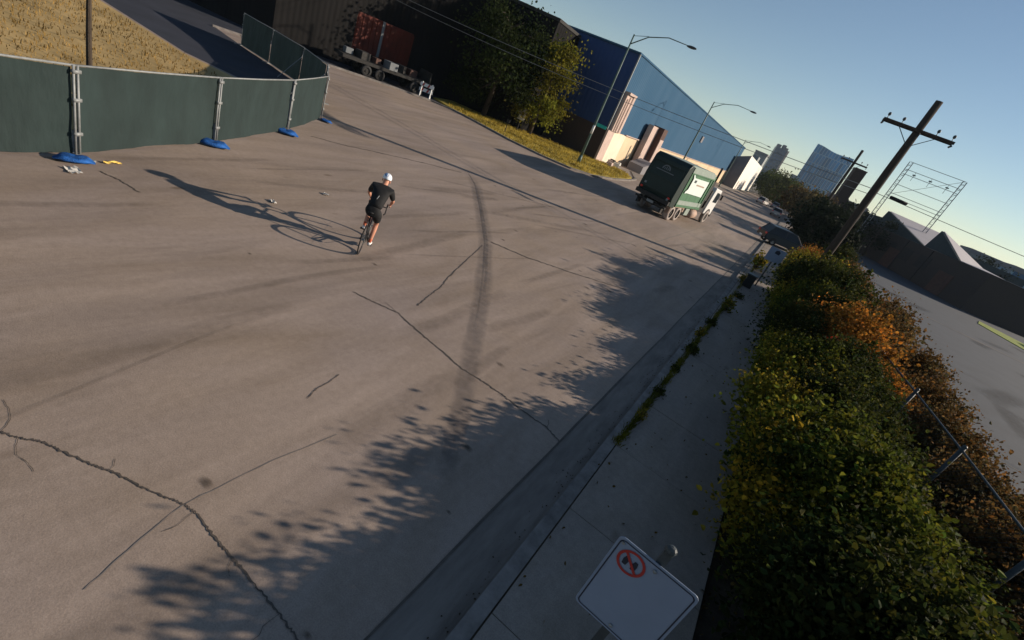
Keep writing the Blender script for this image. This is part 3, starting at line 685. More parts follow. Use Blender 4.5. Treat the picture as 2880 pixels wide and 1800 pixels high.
# black chain-link fence inside the bushes
fn = thing('chain_link_fence', 'black chain-link fence half buried in the bushes at right', 'fence', (4.8, 12, 0))
fpt = [Vector((5.55, 2.4, 0)), Vector((5.3, 5.4, 0)), Vector((5.1, 8.4, 0)), Vector((4.85, 11.2, 0)), Vector((4.55, 13.9, 0)), Vector((4.2, 16.6, 0)), Vector((3.95, 19.4, 0))]
fo_ = Vector((-4.8, -12, 0)); FH = 1.8
for p in fpt:
    mb = MB(); mb.smooth = True; q = p+fo_; mb.cyl(q, q+Vector((0, 0, FH+.06)), .042, n=8); mb.ell(q+Vector((0, 0, FH+.07)), (.045, .045, .045), 8, 6); mb.build('post', M['darkmetal'], fn)
mb = MB(); mb.smooth = True; mb.tube([p+fo_+Vector((0, 0, FH)) for p in fpt], .022, 8); mb.build('rail', M['darkmetal'], fn)
mb = MB()
for i in range(len(fpt)-1):
    a, b = fpt[i]+fo_, fpt[i+1]+fo_; L_ = (b-a).length; d = (b-a)/L_; n_ = Vector((-d.y, d.x, 0))*.002; st = .11
    k0 = -FH
    while k0 < L_:
        for sgn in (1, -1):
            s0, s1 = max(k0, 0), min(k0+FH, L_)
            if s1-s0 > .05:
                if sgn == 1: z0_, z1_ = s0-k0, s1-k0
                else: z0_, z1_ = FH-(s0-k0), FH-(s1-k0)
                p0 = a+d*s0+Vector((0, 0, z0_)); p1 = a+d*s1+Vector((0, 0, z1_)); wv = Vector((0, 0, .0035))
                mb.quad(p0-wv, p1-wv, p1+wv+n_, p0+wv+n_)
        k0 += st
mb.build('mesh', M['darkmetal'], fn)

# ------------------------------------------------------------------ signs near the sidewalk
def rrect(w_, h_, r_, n=5):
    P = []
    for cx_, cz_, a0 in ((w_/2-r_, h_/2-r_, 0), (-w_/2+r_, h_/2-r_, 90), (-w_/2+r_, -h_/2+r_, 180), (w_/2-r_, -h_/2+r_, 270)):
        for i in range(n+1):
            a = R(a0+90*i/n); P.append((cx_+math.cos(a)*r_, cz_+math.sin(a)*r_))
    return P
def plate(mb, poly, y0, y1, cx_=0, cz_=0):
    n = len(poly); vs = [(x+cx_, y0, z+cz_) for x, z in poly]+[(x+cx_, y1, z+cz_) for x, z in poly]
    mb.add(vs, [tuple(range(n)), tuple(reversed(range(n, 2*n)))]+[(i, n+i, n+(i+1) % n, (i+1) % n) for i in range(n)])
def ringp(mb, outer, inner, y, cx_=0, cz_=0):
    n = len(outer); vs = [(x+cx_, y, z+cz_) for x, z in outer]+[(x+cx_, y, z+cz_) for x, z in inner]
    mb.add(vs, [(i, (i+1) % n, n+(i+1) % n, n+i) for i in range(n)])
sg = thing('parking_sign', 'white metal sign with red circle-slash symbol at the bottom edge, near the camera', 'sign', (.44, 2.23, .12), R(-2))
SZ = 2.72-.12-.31
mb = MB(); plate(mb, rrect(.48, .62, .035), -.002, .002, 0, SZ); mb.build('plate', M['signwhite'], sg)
mb = MB(); ringp(mb, rrect(.452, .592, .028), rrect(.438, .578, .024), -.0045, 0, SZ); mb.build('border', M['ink'], sg)
mb = MB(); CX, CZ = -.115, SZ+.31-.115
cir = lambda r_, n=40: [(math.cos(2*math.pi*i/n)*r_, math.sin(2*math.pi*i/n)*r_) for i in range(n)]
ringp(mb, cir(.082), cir(.066), -.0065, CX, CZ)
a = R(-45); c_, s_ = math.cos(a), math.sin(a)
mb.add([(CX+c_*u-s_*v, -.0067, CZ+s_*u+c_*v) for u, v in ((-.072, -.008), (.072, -.008), (.072, .008), (-.072, .008))], [(0, 1, 2, 3)])
mb.build('prohibition_ring', M['red'], sg)
mb = MB()
for ox in (-.03, .022):
    mb.add([(CX+ox+u, -.0055, CZ+v) for u, v in ((-.012, -.035), (.012, -.035), (.016, .0), (.010, .03), (-.008, .03), (-.016, .0))], [(0, 1, 2, 3, 4, 5)])
mb.build('symbol', M['ink'], sg)
mb = MB(); mb.box((0, .03, 1.32), (.05, .03, 2.72)); mb.ell((0, .03, 2.70), (.035, .03, .03), 8, 6); mb.build('post', M['darkmetal'], sg)
for z in (SZ+.26, SZ-.26):
    mb = MB(); mb.smooth = True; mb.cyl((0, -.003, z), (0, -.012, z), .011, n=8); mb.build('bolt', M['galv'], sg)
mb = MB(); mb.cyl((-.205, -.003, SZ+.275), (-.205, -.010, SZ+.275), .009, n=8); mb.build('bolt', M['galv'], sg)
s2 = thing('square_sign', 'white square sign on a dark post among bushes beside the kerb', 'sign', (.55, 26.5, .12), R(8))
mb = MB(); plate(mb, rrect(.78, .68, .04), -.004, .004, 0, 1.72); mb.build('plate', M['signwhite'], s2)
mb = MB(); plate(mb, [(-.13, .0), (.10, -.02), (.12, .12), (.02, .19), (-.10, .15)], -.0075, -.006, .02, 1.80); mb.build('symbol', M['ink'], s2)
mb = MB(); mb.box((0, .03, 1.0), (.06, .04, 2.0)); mb.build('post', M['darkmetal'], s2)
hy = thing('control_box', 'squat dark utility box on the kerb below the white square sign', 'utility box', (.2, 25.2, .12))
mb = MB(); mb.box((0, 0, .3), (.42, .42, .6)); mb.build('cabinet', M['black'], hy, bevel=.03)
mb = MB(); mb.box((0, 0, .63), (.5, .5, .06)); mb.build('lid', M['darkmetal'], hy, bevel=.01)

# ------------------------------------------------------------------ street lamps
lmp = thing('street_lamp', 'tall thin green lamp post with teal street-name plate on the grass verge', 'street lamp', (-16.8, 40.8, 0), 0, 'cobra-head lamp posts along the far side of the street')
mb = MB(); mb.smooth = True; mb.tube([(0, 0, .1), (0, 0, 3), (0, 0, 7), (0, 0, 10.4)], [.13, .11, .085, .06], 10); mb.build('pole', M['greenpole'], lmp)
mb = MB(); mb.smooth = True; mb.cyl((0, 0, .08), (0, 0, .7), .19, .14, 10); mb.build('base', M['greenpole'], lmp)
mb = MB(); mb.smooth = True; mb.tube([(0, 0, 9.7), (1.2, 0, 10.55), (2.7, 0, 10.95), (4.3, 0, 10.9)], [.045, .04, .035, .03], 6); mb.tube([(0, 0, 10.3), (1.2, 0, 10.6)], .02, 5); mb.build('arm', M['greenpole'], lmp)
mb = MB(); mb.smooth = True; mb.ell((4.65, 0, 10.87), (.42, .16, .10), 12, 6); mb.build('lamp_head', M['darkmetal'], lmp)
for q, (yy, z) in enumerate(((66.5, 0), (116, 0))):
    c = copy_tree(lmp); c.location = (-14.2-q*.9, yy, 0); c['label'] = ['tall thin lamp post rising behind the green garbage truck', 'farthest lamp post, against the end of the blue warehouse'][q]
mb = MB(); plate(mb, rrect(.9, .26, .02), -.012, .012, .62, 3.45); o = mb.build('name_plate', M['teal'], lmp); o['label'] = 'teal street-name plate'
mb = MB(); mb.smooth = True; mb.cyl((0, 0, 2.6), (0, 0, 3.3), .115, .112, 10); mb.build('sticker_band', M['white'], lmp)

# ------------------------------------------------------------------ utility poles
def upole(loc, H, lab):
    t = thing('utility_pole', lab, 'utility pole', loc, 0, 'wooden utility poles beside the sidewalk')
    mb = MB(); mb.smooth = True; mb.tube([(0, 0, -.1), (.03, 0, H*.35), (0, 0, H*.7), (.02, 0, H)], [.21, .195, .175, .155], 12); mb.build('pole', M['wood'], t)
    zc = H-1.35
    for dy in (-.2, .2):
        mb = MB(); mb.box((0, dy, zc), (3.05, .09, .12)); mb.build('crossarm', M['wood'], t)
    for x in (-1.4, -.75, .75, 1.4):
        mb = MB(); mb.smooth = True; mb.cyl((x, 0, zc), (x, 0, zc+.22), .018, n=6); mb.ell((x, 0, zc+.27), (.07, .07, .085), 8, 6); mb.build('insulator', M['darkmetal'], t)
    for s in (-1, 1):
        mb = MB(); mb.tube([(s*.85, -.25, zc-.04), (s*.06, -.22, zc-.72)], .018, 5); mb.build('brace', M['darkmetal'], t)
    for x in (-1.48, 1.48):
        mb = MB(); mb.cyl((x, -.2, zc-.14), (x, .2, zc-.14), .05, n=6); mb.build('hardware', M['darkmetal'], t)
    mb = MB(); mb.tube([(.20, 0, .1), (.19, -.02, H*.5), (.15, 0, H-1.7)], .025, 5); mb.build('conduit', M['galv'], t)
    return t
p1 = upole((2.66, 30, 0), 10.5, 'nearest dark wooden utility pole with crossarm rising from the bushes')
p2 = copy_tree(p1); p2.location = (2.95, 74, 0); p2.scale = (1, 1, 1.15); p2['label'] = 'farther utility pole with crossarm in front of the blue glass tower'
p3 = copy_tree(p1); p3.location = (33, 30, 0); p3['label'] = 'utility pole across the lot holding the far end of the street-crossing cables'
p4 = copy_tree(p1); p4.location = (-37, 31, 0); p4.scale = (1, 1, .9); p4['label'] = 'utility pole by the dark building at the upper left'
def cable(name, a, b, sag, r_, m_, lab):
    a = Vector(a); b = Vector(b); mb = MB(); mb.smooth = True
    mb.tube([a.lerp(b, i/24)-Vector((0, 0, sag*4*(i/24)*(1-i/24))) for i in range(25)], r_, 5)
    return tag(mb.build(name, m_), lab, 'cable')
cable('cable', (-37, 30.9, 6.35), (2.5, 29.85, 6.25), .42, .016, M['galv'], 'upper pale overhead cable crossing the street to the nearest wooden pole')
cable('cable', (-37, 31, 6.05), (2.5, 29.9, 5.98), .55, .014, M['galv'], 'lower pale overhead cable crossing the street to the nearest wooden pole')
cable('cable', (2.82, 29.9, 6.15), (32.85, 30, 6.6), .25, .013, M['darkmetal'], 'dark overhead cable running right from the nearest wooden pole')
mb = MB(); mb.smooth = True; mb.cyl((3.45, 29.9, 6.22), (4.15, 29.9, 6.21), .075, n=10); mb.ell((3.45, 29.9, 6.22), (.06, .075, .075), 10, 6); mb.ell((4.15, 29.9, 6.21), (.06, .075, .075), 10, 6)
tag(mb.build('splice_case', M['black']), 'black cylindrical splice case hanging on the cable right of the wooden pole', 'cable box')

# ------------------------------------------------------------------ buildings on the far side
wh = thing('warehouse', 'big blue metal warehouse with a cream ground-floor wall along the street', 'building', (-18.7, 48.75, 0))
def wbox(name, m_, x0, x1, y0, y1, z0, z1, par=wh, org=(-18.7, 48.75, 0), bevel=0):
    mb = MB(); mb.box(((x0+x1)/2-org[0], (y0+y1)/2-org[1], (z0+z1)/2), (x1-x0, y1-y0, z1-z0)); return mb.build(name, m_, par, bevel=bevel)
mb = MB(); mb.box((-20, 51, 6.7), (40, 102, 7.0)); mb.mi = [1 if i in (2,) else 0 for i in range(6)]; mb.build('wall', [M['bluewall'], M['navy']], wh, fixn=False)  # 'navy' end face is the blue cladding with its shade in the colour
wbox('roof', M['bluewall'], -58.9, -18.6, 48.55, 151, 10.2, 10.35)
wbox('base_wall', M['cream'], -58.7, -18.68, 48.9, 150.7, -.1, 3.2)
wbox('base_wall', M['brick_d'], -58.6, -18.66, 48.72, 48.9, -.1, 3.2).__setitem__('label', 'dark brown brick end wall')
wbox('pilaster', M['pinkc'], -18.68, -18.45, 48.72, 50.6, -.1, 3.2)
wbox('pilaster', M['cream2'], -18.68, -18.52, 50.6, 54.6, -.1, 3.15)
wbox('pilaster', M['pinkc'], -18.7, -18.35, 49.3, 51.9, 3.21, 7.0)
mb = MB()
for i, y in enumerate((.9, 1.5, 2.3)): mb.tube([(.42, y, 3.2), (.42, y, 6.4+i*.25)], .05, 6)
mb.box((.45, 1.6, 6.9), (.25, 2.2, .22)); mb.build('pipework', M['pinkc'], wh)
wbox('corner_trim', M['galv'], -18.72, -18.60, 48.66, 48.80, 3.2, 10.2)
random.seed(9)
wbox('parapet_cap', M['pinkc'], -18.68, -18.5, 54.6, 150.7, 3.2, 3.3)
wbox('vent', M['greywall'], -18.68, -18.5, 92, 93.4, 6.2, 7.2)
# gate piers beside the warehouse wall
gp = thing('gate_pier', 'tall pale gate pier with a dark painted shade side against the cream wall behind the truck', 'gate pier', (-17.8, 62, 0))
o_ = (-17.8, 62, 0)
wbox('pale_slab', M['pinkc'], -18.4, -17.75, 60.0, 62.4, 0, 5.3, gp, o_)
wbox('shade_slab', M['rust'], -18.4, -17.05, 62.4, 64.2, 0, 5.45, gp, o_)  # dark brown paints the shade of the pier's south face
wbox('lit_edge_strip', M['pinkc'], -17.05, -16.98, 62.5, 64.1, 0, 4.2, gp, o_)  # pale strip paints the sunlit east face
cb = MB(); cb.extr([(57.2, 0), (60.8, 0), (60.8, 1.5), (57.2, .9)], -17.7, -15.9); tag(cb.build('concrete_block', M['greywall']), 'low grey sloped concrete block at the foot of the gate pier', 'concrete block')
dv = MB(); dv.sheet([(-13.9, 49.5), (-18.6, 52), (-18.6, 150), (-13.5, 150), (-13.5, 58)], .05); struct('driveway', dv, M['walk'])
bs = MB()
random.seed(8)
dd = thing('rubbish_pile', 'pale rubbish heap against the foot of the cream warehouse wall', 'rubbish', (-18.0, 50.5, .1))
for i in range(9):
    b_ = MB(); x, y = random.uniform(-.4, .8), random.uniform(-2.0, 5); b_.box((x, y, .18), (random.uniform(.2, .6), random.uniform(.3, .8), random.uniform(.2, .6)), random.uniform(0, 3), taper=.8); b_.build('bag' if i % 2 else 'board', M[['litter', 'pinkc', 'chassis'][i % 3]], dd, bevel=.03)
# building at upper left, shade painted into its walls
db = thing('brick_building', 'dark brown shaded building filling the upper middle behind the tree', 'building', (-24.5, 42.5, 0))
FPT = [(0, 0), (-6.2, -2.6), (-9.5, -8), (-11.6, -18), (-60, -26), (-60, 30), (-.6, 6)]
mb = MB(); mb.prism(FPT, -.1, 9.6); mb.build('wall', M['shadeclad'], db)
mb = MB(); mb.prism([(x*1.004+.1*(1 if x > -1 else 0), y*1.004-.05) for x, y in FPT], 9.6, 9.85); mb.build('roof', M['chassis'], db)
# white square notice on the dark wall
nb = MB(); plate(nb, rrect(.75, 1.0, .03), -.02, .02); o = nb.build('notice_board', M['litter']); o.location = (-24.0, 41.2, 1.6); tag(o, 'small pale rectangular notice board in front of the dark building, below the tree', 'notice')
mb = MB(); mb.box((0, .04, -.8), (.07, .05, 1.7)); q = mb.build('post', M['chassis'], o)
tree(-23.6, 43.0, 8.2, 2.3, 'lf_yellow', 'yellow-green leafy tree in front of the dark building corner', seed=5, low=.18, nleaf=6000, ls=.22, cl=22)
tree(-27.2, 40.0, 9.5, 3.2, 'lf_dark', 'dark green tree left of the yellow-green one against the dark building', seed=6, low=.15, nleaf=12000, ls=.22, cl=40)
po = MB(); po.tube([(-22.2, 36.4, .08), (-22.2, 36.4, 1.0)], .035, 6); po.box((-22.2, 36.4, 1.02), (.3, .05, .22)); tag(po.build('marker_post', M['chassis']), 'short dark marker post standing in the grass verge', 'post')
# white building past the warehouse
wb = thing('white_building', 'plain white building with a sloping top past the blue warehouse', 'building', (-15.1, 141.7, 0))
mb = MB(); mb.add([(-3.4, 0, 0), (0, 0, 0), (0, 0, 8.9), (-3.4, 0, 7.4), (-3.4, 46, 0), (0, 46, 0), (0, 46, 8.2), (-3.4, 46, 7.4)], [(0, 1, 2, 3), (1, 5, 6, 2), (4, 0, 3, 7), (5, 4, 7, 6), (3, 2, 6, 7), (0, 4, 5, 1)]); mb.mi = [1, 0, 1, 1, 1, 1]; mb.build('wall', [M['whitewall'], M['greywall']], wb)  # only the sunlit street face is white; grey paints the shaded sides
for y, z, s_ in ((4, 1.2, 1.6), (9, 1.0, 1.2), (20, 1.4, 2.2)):
    mb = MB(); mb.box((.03, y, z), (.05, s_, z*2-.2)); mb.build('doorway', M['pinkc'], wb)
mb = MB(); mb.box((-1.2, 24, 9.2), (1.6, 5, 1.6)); mb.build('roof_unit', M['galv'], wb)

# ------------------------------------------------------------------ towers and far buildings
def tower(name, az, dist, wdt, dep, h, m_, lab, cat='tower', yaw=0, cap=None, roofm='greywall'):
    t = thing(name, lab, cat, (math.sin(R(az))*dist, math.cos(R(az))*dist, 0), R(yaw))
    mb = MB(); mb.box((0, 0, h/2), (wdt, dep, h)); mb.build('facade', m_, t)
    if cap: cap(t)
    else:
        k_ = .25 if wdt > 5 else .04; mb = MB(); mb.box((0, 0, h+k_*2), (wdt+k_*2, dep+k_*2, k_*4)); mb.build('roof', M[roofm], t)
    return t
def cap1(t):
    for x, w_, hh in ((-4, 4, 3.2), (1.5, 3.5, 4.4), (5, 2.5, 2.4)):
        mb = MB(); mb.box((x, 0, 42+hh/2), (w_, 8, hh)); mb.build('roof_unit', M['greywall'], t)
    mb = MB(); mb.box((7.2, -.2, 21), (1.8, 13, 42)); mb.build('lit_side', M['pinkc'], t)  # sunlit side of the tower painted as a paler strip
tower('apartment_tower', -4.0, 640, 13, 12, 42, M['tower'], 'dark grey apartment tower left of the blue glass tower', cap=cap1, yaw=12)
def cap2(t):
    mb = MB(); n = 24; top = []
    for i in range(n+1):
        x = -21+42*i/n; z = 63.5+.9*math.sin(i/n*6.5+1.2)-i/n*1.5; top.append((x, z))
    vs = [(x, -9.3, 60) for x, z in top]+[(x, -9.3, z) for x, z in top]+[(x, 9.3, 60) for x, z in top]+[(x, 9.3, z) for x, z in top]; m_ = n+1
    fs = []
    for i in range(n):
        fs += [(i, i+1, m_+i+1, m_+i), (2*m_+i, 3*m_+i, 3*m_+i+1, 2*m_+i+1), (m_+i, m_+i+1, 3*m_+i+1, 3*m_+i)]
    fs += [(0, m_, 3*m_, 2*m_), (n, 2*m_+n, 3*m_+n, m_+n)]
    mb.add(vs, fs); mb.build('crown', M['towerblue'], t)
    random.seed(2)
    for i in range(13):
        mb = MB(); x = -20+40*i/12+random.uniform(-.8, .8); mb.box((x, -9.5, 28+random.uniform(0, 6)), (.4, .7, random.uniform(26, 50))); mb.build('fin', M['galv'], t)
tower('glass_tower', .42, 700, 42, 18.5, 61, M['towerblue'], 'wide blue glass tower with vertical fins and wavy roofline', cap=cap2, yaw=-3)
tower('narrow_tower', -1.6, 900, 9, 9, 30, M['tower'], 'small distant dark block just left of the glass tower')
tower('pale_block', -5.35, 420, 9, 12, 21, M['galv'], 'pale blue-grey block peeking past the end of the blue warehouse', 'building')
tower('pale_house', 3.7, 150, 9, 8, 7.4, M['trlgrey'], 'pale low building behind the wooden pole, beside the brown chimney', 'building')
tower('small_white_block', -1.15, 600, 6, 6, 15, M['whitewall'], 'tiny white block at the left foot of the glass tower', 'building')
tower('brick_chimney', 3.1, 118, 2.1, 2.1, 13.2, M['brick_d'], 'dark brown brick chimney stack between the glass tower and wooden pole', 'chimney', yaw=10, roofm='rust')
tower('far_block', 15.2, 165, 9, 9, 8.6, M['galv'], 'hazy blue-white block beyond the right end of the sawtooth roof', 'building')
tower('far_block', 18.2, 150, 8, 8, 8.3, M['towerblue'], 'small blue glass block at the right picture edge', 'building')
tower('far_block', 21.5, 170, 16, 10, 9.5, M['greywall'], 'grey block off at the far right edge of the lot', 'building')

# ------------------------------------------------------------------ sawtooth shed on the right
sh = thing('sawtooth_shed', 'long dark brick shed with two sawtooth gables and light grey roof slopes', 'building', (22, 94.4, 0))
ex = Vector((.347, -.938, 0)); ey = Vector((.938, .347, 0))
def sat(az):
    t_ = math.tan(R(az)); s = (t_*94.4-22)/(.347+.938*t_); return s
def SP(s, d, z): return ex*s+ey*d+Vector((0, 0, z))
def slab(name, prof, d0, d1, mts, mi=None, far=None):
    mb = MB(); n = len(prof)
    vs = [SP(s, d0, z) for s, z in prof]+[SP(s, d1, z) for s, z in (far or prof)]
    mb.add(vs, [tuple(range(n)), tuple(reversed(range(n, 2*n)))]+[(i, n+i, n+(i+1) % n, (i+1) % n) for i in range(n)])
    if mi: mb.mi = mi
    return mb.build(name, mts, sh, fixn=True)
s0, s1, s2_, s3, s4 = sat(3.6), sat(6.9), sat(11.1), sat(13.9), sat(16.3)
slab('wall', [(s0, -.1), (s2_, -.1), (s2_, 5.45), (s0, 5.45)], 0, 30, M['dwall']); slab('wall', [(s2_+.01, -.1), (s4, -.1), (s4, 5.44), (s2_+.01, 5.44)], 0, 10, M['dwall'])
for a in (s1+3, s2_-4, s3-6): slab('downpipe', [(a, .1), (a+.14, .1), (a+.14, 5.4), (a, 5.4)], -.12, -.002, M['chassis'])
for a in (s1+9, s2_+7): slab('door', [(a, 0), (a+3.4, 0), (a+3.4, 3.3), (a, 3.3)], -.07, -.003, M['rust'])
for a, b, z, pk in ((s1, s2_, 8.6, .05), (s2_+.2, s3, 8.4, .1)):
    pkx = a+(b-a)*pk
    slab('gable', [(a, 5.46), (b, 5.46), (pkx+.15, z)], -.02, .35, M['saw'])
    slab('roof', [(pkx, 5.47), (b, 5.47), (pkx+.1, z+.1)], .36, 10 if pk < .07 else 9, M['sawroof'], far=None if pk < .07 else [(pkx, 5.47), (b, 5.47), (pkx+.1, 5.9)])
slab('roof', [(s3, 5.47), (s4, 5.47), (s4, 5.5), (s3, 5.56)], .2, 6, M['sawroof'])
slab('roof', [(s0, 5.47), (s1-.1, 5.47), (s1-.1, 7.2), (s0, 6.8)], .2, 30, M['saw'])
for i in range(7):
    a = s0+4+i*5
    if a < s4-3: slab('panel', [(a, 2.2), (a+3, 2.2), (a+3, 4.2), (a, 4.2)], -.05, -.004, M['chassis'])
dwl = MB(); dwl.box((0, 0, 1.3), (7, 3, 2.6)); o = dwl.build('low_extension', M['chassis']); o.location = (36.8, 76, 0); tag(o, 'low dark flat-roofed annex beyond the right end of the shed', 'building')
# billboard scaffold
bb = thing('billboard_frame', 'bare steel billboard scaffold standing behind the sawtooth shed', 'billboard frame', (16.4, 112, 0), R(-8))
zb, ztp = 10.6, 17.0
for x in (-4.2, 4.2):
    mb = MB()
    for dx in (-.28, .28): mb.box((x+dx, 0, (ztp)/2), (.13, .16, ztp))
    for i in range(18): mb.box((x, 0, .8+i*.92), (.6, .07, .07))
    for i in range(10): mb.tube([(x-.28, 0, 7+i), (x+.28, 0, 8+i)], .03, 4)
    mb.build('upright', M['galv'], bb)
for z in (10.8, 11.4, 13.0, 14.9, 15.7, ztp):
    mb = MB(); mb.box((0, -.12, z), (8.7, .07, .08)); mb.build('beam', M['galv'], bb)
for x in (-2.6, 0, 2.6):
    mb = MB(); mb.tube([(x, -.1, 14.9), (x, -1.2, 15.1)], .05, 5); mb.box((x, -1.3, 15.1), (.5, .25, .18)); mb.tube([(x, -.1, 14.2), (x, -.1, 15.7)], .04, 4); mb.build('floodlight', M['darkmetal'], bb)
mb = MB(); mb.tube([(-4.2, .1, 11), (4.2, .1, 17)], .04, 4); mb.build('diagonal', M['galv'], bb)

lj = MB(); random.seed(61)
vs, fs = strip([(11.8, 53.4), (15, 53.7), (18.5, 53.8), (24, 54.2), (32, 54)], lambda t: .25+1.1*t, .006, .05, 6); lj.add(vs, fs)  # widening dark strip paints a cast shadow across the lot
for _ in range(14):
    x, y = random.uniform(8, 26), random.uniform(12, 60); a = random.uniform(0, 3.14); pts = [(x, y)]
    for i in range(7): a += random.uniform(-.35, .35); x += math.cos(a)*random.uniform(.5, 1.3); y += math.sin(a)*random.uniform(.5, 1.3); pts.append((x, y))
    vs, fs = strip(pts, .05, .0065, .03, 4); lj.add(vs, fs)
struct('lot_cracks_and_shadow', lj, M['tar'])
lj = MB(); lj.tint = []
for _ in range(26):
    x, y = random.uniform(7.5, 30), random.uniform(10, 66); L_ = random.uniform(1.5, 7); a = random.uniform(-.5, .9)
    soft_strip(lj, [(x+math.sin(a)*L_*t, y+math.cos(a)*L_*t) for t in (0, .3, .6, 1)], random.uniform(.3, 2.2), .0045+_*.00006, 5, .02, 3)
struct('lot_stains', lj, soft_mat('lot_stain', (.022, .024, .030), .55, 3))
# grass strip at the lot's far right
gsx = MB(); gsx.prism([(24, 74), (29, 62), (60, 42), (62, 50), (34, 72), (25.5, 79)], -.02, .06); struct('grass_strip', gsx, M['grassgreen'])

# ------------------------------------------------------------------ trees down the street
TG = 'street trees along the right side of the street'
T = [(3.2, 66, 5.0, 2.4, 'lf_darkfar', 'dark tree mass just behind the dark parked car'), (5.0, 61, 4.0, 1.7, 'lf_darkfar', 'dark bushy tree right of the lit post behind the parked car'),
     (6.2, 84, 5.6, 2.4, 'lf_darkfar', 'dark rounded tree left of the sawtooth shed'), (3.4, 100, 6.2, 3.4, 'lf_brown', 'orange-tinged tree in front of the glass tower foot'),
     (1.4, 128, 6.2, 3.6, 'lf_brown', 'farther orange-brown tree below the glass tower'), (-2.0, 165, 7.2, 4.4, 'lf_far', 'green tree in the middle of the street end'),
     (-6.5, 185, 8.4, 5.0, 'lf_far', 'green tree beside the white building'), (-11, 205, 9.4, 5.0, 'lf_far', 'tallest green tree rising behind the white building'),
     (3.5, 160, 7.0, 4.5, 'lf_far', 'green tree right of the street end'), (9.5, 120, 7.0, 3.5, 'lf_darkfar', 'dark tree behind the brown chimney')]
for i, (x, y, h, r_, k_, lab) in enumerate(T): tree(x, y, h, r_, k_, lab, TG, 50+i, .12, 5000, .32 if y < 110 else .5, 24)
tree(14.5, 108, 6.8, 2.2, 'lf_darkfar', 'bare-looking grey tree behind the shed\'s first gable', None, 71, .3, 1500, .3, 18)
tree(37, 128, 7.6, 4.0, 'lf_darkfar', 'bluish tree at the right picture edge behind the shed', None, 72, .2, 4000, .4, 20)

# ------------------------------------------------------------------ vehicles
def wheel(par, x, y, r_, wd, tyre='black', rim='galv', name='wheel'):
    w_ = thing('wheel', None, None, (x, y, r_)); w_.parent = par; w_.name = name
    s = 1 if x > 0 else -1
    mb = MB(); mb.smooth = True
    n = 28; prof = [(-wd/2, r_*.62), (-wd/2, r_*.9), (-wd/2+wd*.12, r_), (wd/2-wd*.12, r_), (wd/2, r_*.9), (wd/2, r_*.62)]
    vs = []
    for i in range(n):
        a = 2*math.pi*i/n
        for px, pr in prof: vs.append((px, math.cos(a)*pr, math.sin(a)*pr))
    m_ = len(prof); fs = [(i*m_+j, i*m_+j+1, ((i+1) % n)*m_+j+1, ((i+1) % n)*m_+j) for i in range(n) for j in range(m_-1)]
    mb.add(vs, fs); mb.build('tyre', M[tyre], w_)
    mb = MB(); mb.cyl((-wd*.3, 0, 0), (s*wd*.30, 0, 0), r_*.63, n=20); mb.cyl((s*wd*.3, 0, 0), (s*wd*.44, 0, 0), r_*.28, r_*.22, 12); mb.build('rim', M[rim], w_)
    return w_
TA = R(8)
tk = thing('garbage_truck', 'green garbage truck with white cab driving away down the street', 'garbage truck', (-7.65, 33.25, 0), -TA)
BW = 2.5
# hopper body, lit side with ribs
mb = MB(); mb.extr([(.75, 1.0), (6.0, 1.0), (6.0, 3.45), (5.7, 3.62), (.75, 3.62)], -BW/2, BW/2); mb.build('body', M['tgreen'], tk, bevel=.03)
mb = MB()
for s in (-1, 1):
    for y in (.85, 5.3, 5.9): mb.box((s*(BW/2+.03), y, 2.3), (.06, .12, 2.6))
    mb.box((s*(BW/2+.03), 3.37, 3.42), (.07, 5.2, .22)); mb.box((s*(BW/2+.04), 3.37, 1.12), (.09, 5.2, .16))
mb.build('side_rib', M['tgreen'], tk)
mb = MB(); mb.extr([(.3, 3.64), (5.6, 3.64), (5.4, 3.8), (.5, 3.8)], -BW/2+.02, BW/2-.02); mb.box((BW/2+.035, 3.2, 3.56), (.09, 4.9, .34)); mb.build('roof', M['tgrey'], tk)
mb = MB(); mb.add([(BW/2+.002, 1.0, 1.06), (BW/2+.05, 1.0, 1.24), (BW/2+.05, 5.95, 1.24), (BW/2+.002, 5.95, 1.06)], [(0, 1, 2, 3)]); mb.box((BW/2+.02, 3.4, 1.35), (.08, 5.1, .3)); mb.build('skirt', M['tgrey'], tk)
# tailgate
mb = MB(); mb.extr([(-.18, .95), (.72, .9), (.72, 3.75), (.32, 3.8), (-.02, 3.55), (-.25, 2.4), (-.32, 1.5)], -BW/2-.03, BW/2+.03); mb.build('tailgate', M['tgreen_shade'], tk, bevel=.03)
mb = MB(); mb.box((0, -.35, 1.12), (2.5, .35, .25)); mb.box((0, -.30, .75), (2.3, .2, .12)); mb.box((-.9, -.1, .6), (.12, .5, .5)); mb.box((.9, -.1, .6), (.12, .5, .5)); mb.build('bumper', M['chassis'], tk)
mb = MB()
for s in (-1, 1):
    mb = MB(); mb.tube([(s*1.12, -.30, 1.5), (s*1.12, -.12, 3.3)], .06, 6); mb.build('hydraulic_ram', M['tgreen_shade'], tk)
mb = MB()
mb.box((-.1, -.17, 2.80), (1.3, .04, .05))
for i in range(12):
    a0, a1 = math.pi*i/12, math.pi*(i+1)/12
    mb.add([(-.1+math.cos(a)*rr_, -.142+.01*math.sin(a)-.012+(.08*math.sin(a)*rr_*1.2), 2.93+math.sin(a)*rr_) for rr_, a in ((.30, a0), (.30, a1), (.22, a1), (.22, a0))], [(0, 1, 2, 3)])
for x, h_ in ((-.22, .12), (-.1, .2), (.02, .13)): mb.quad((x-.03, -.15, 2.92), (x+.03, -.15, 2.92), (x+.03, -.125, 2.92+h_), (x-.03, -.125, 2.92+h_))
mb.build('emblem', M['trlgrey'], tk)
for s in (-1, 1):
    mb = MB(); mb.box((s*1.05, -.36, 1.42), (.16, .05, .12)); mb.build('tail_lamp', M['taillight'], tk)
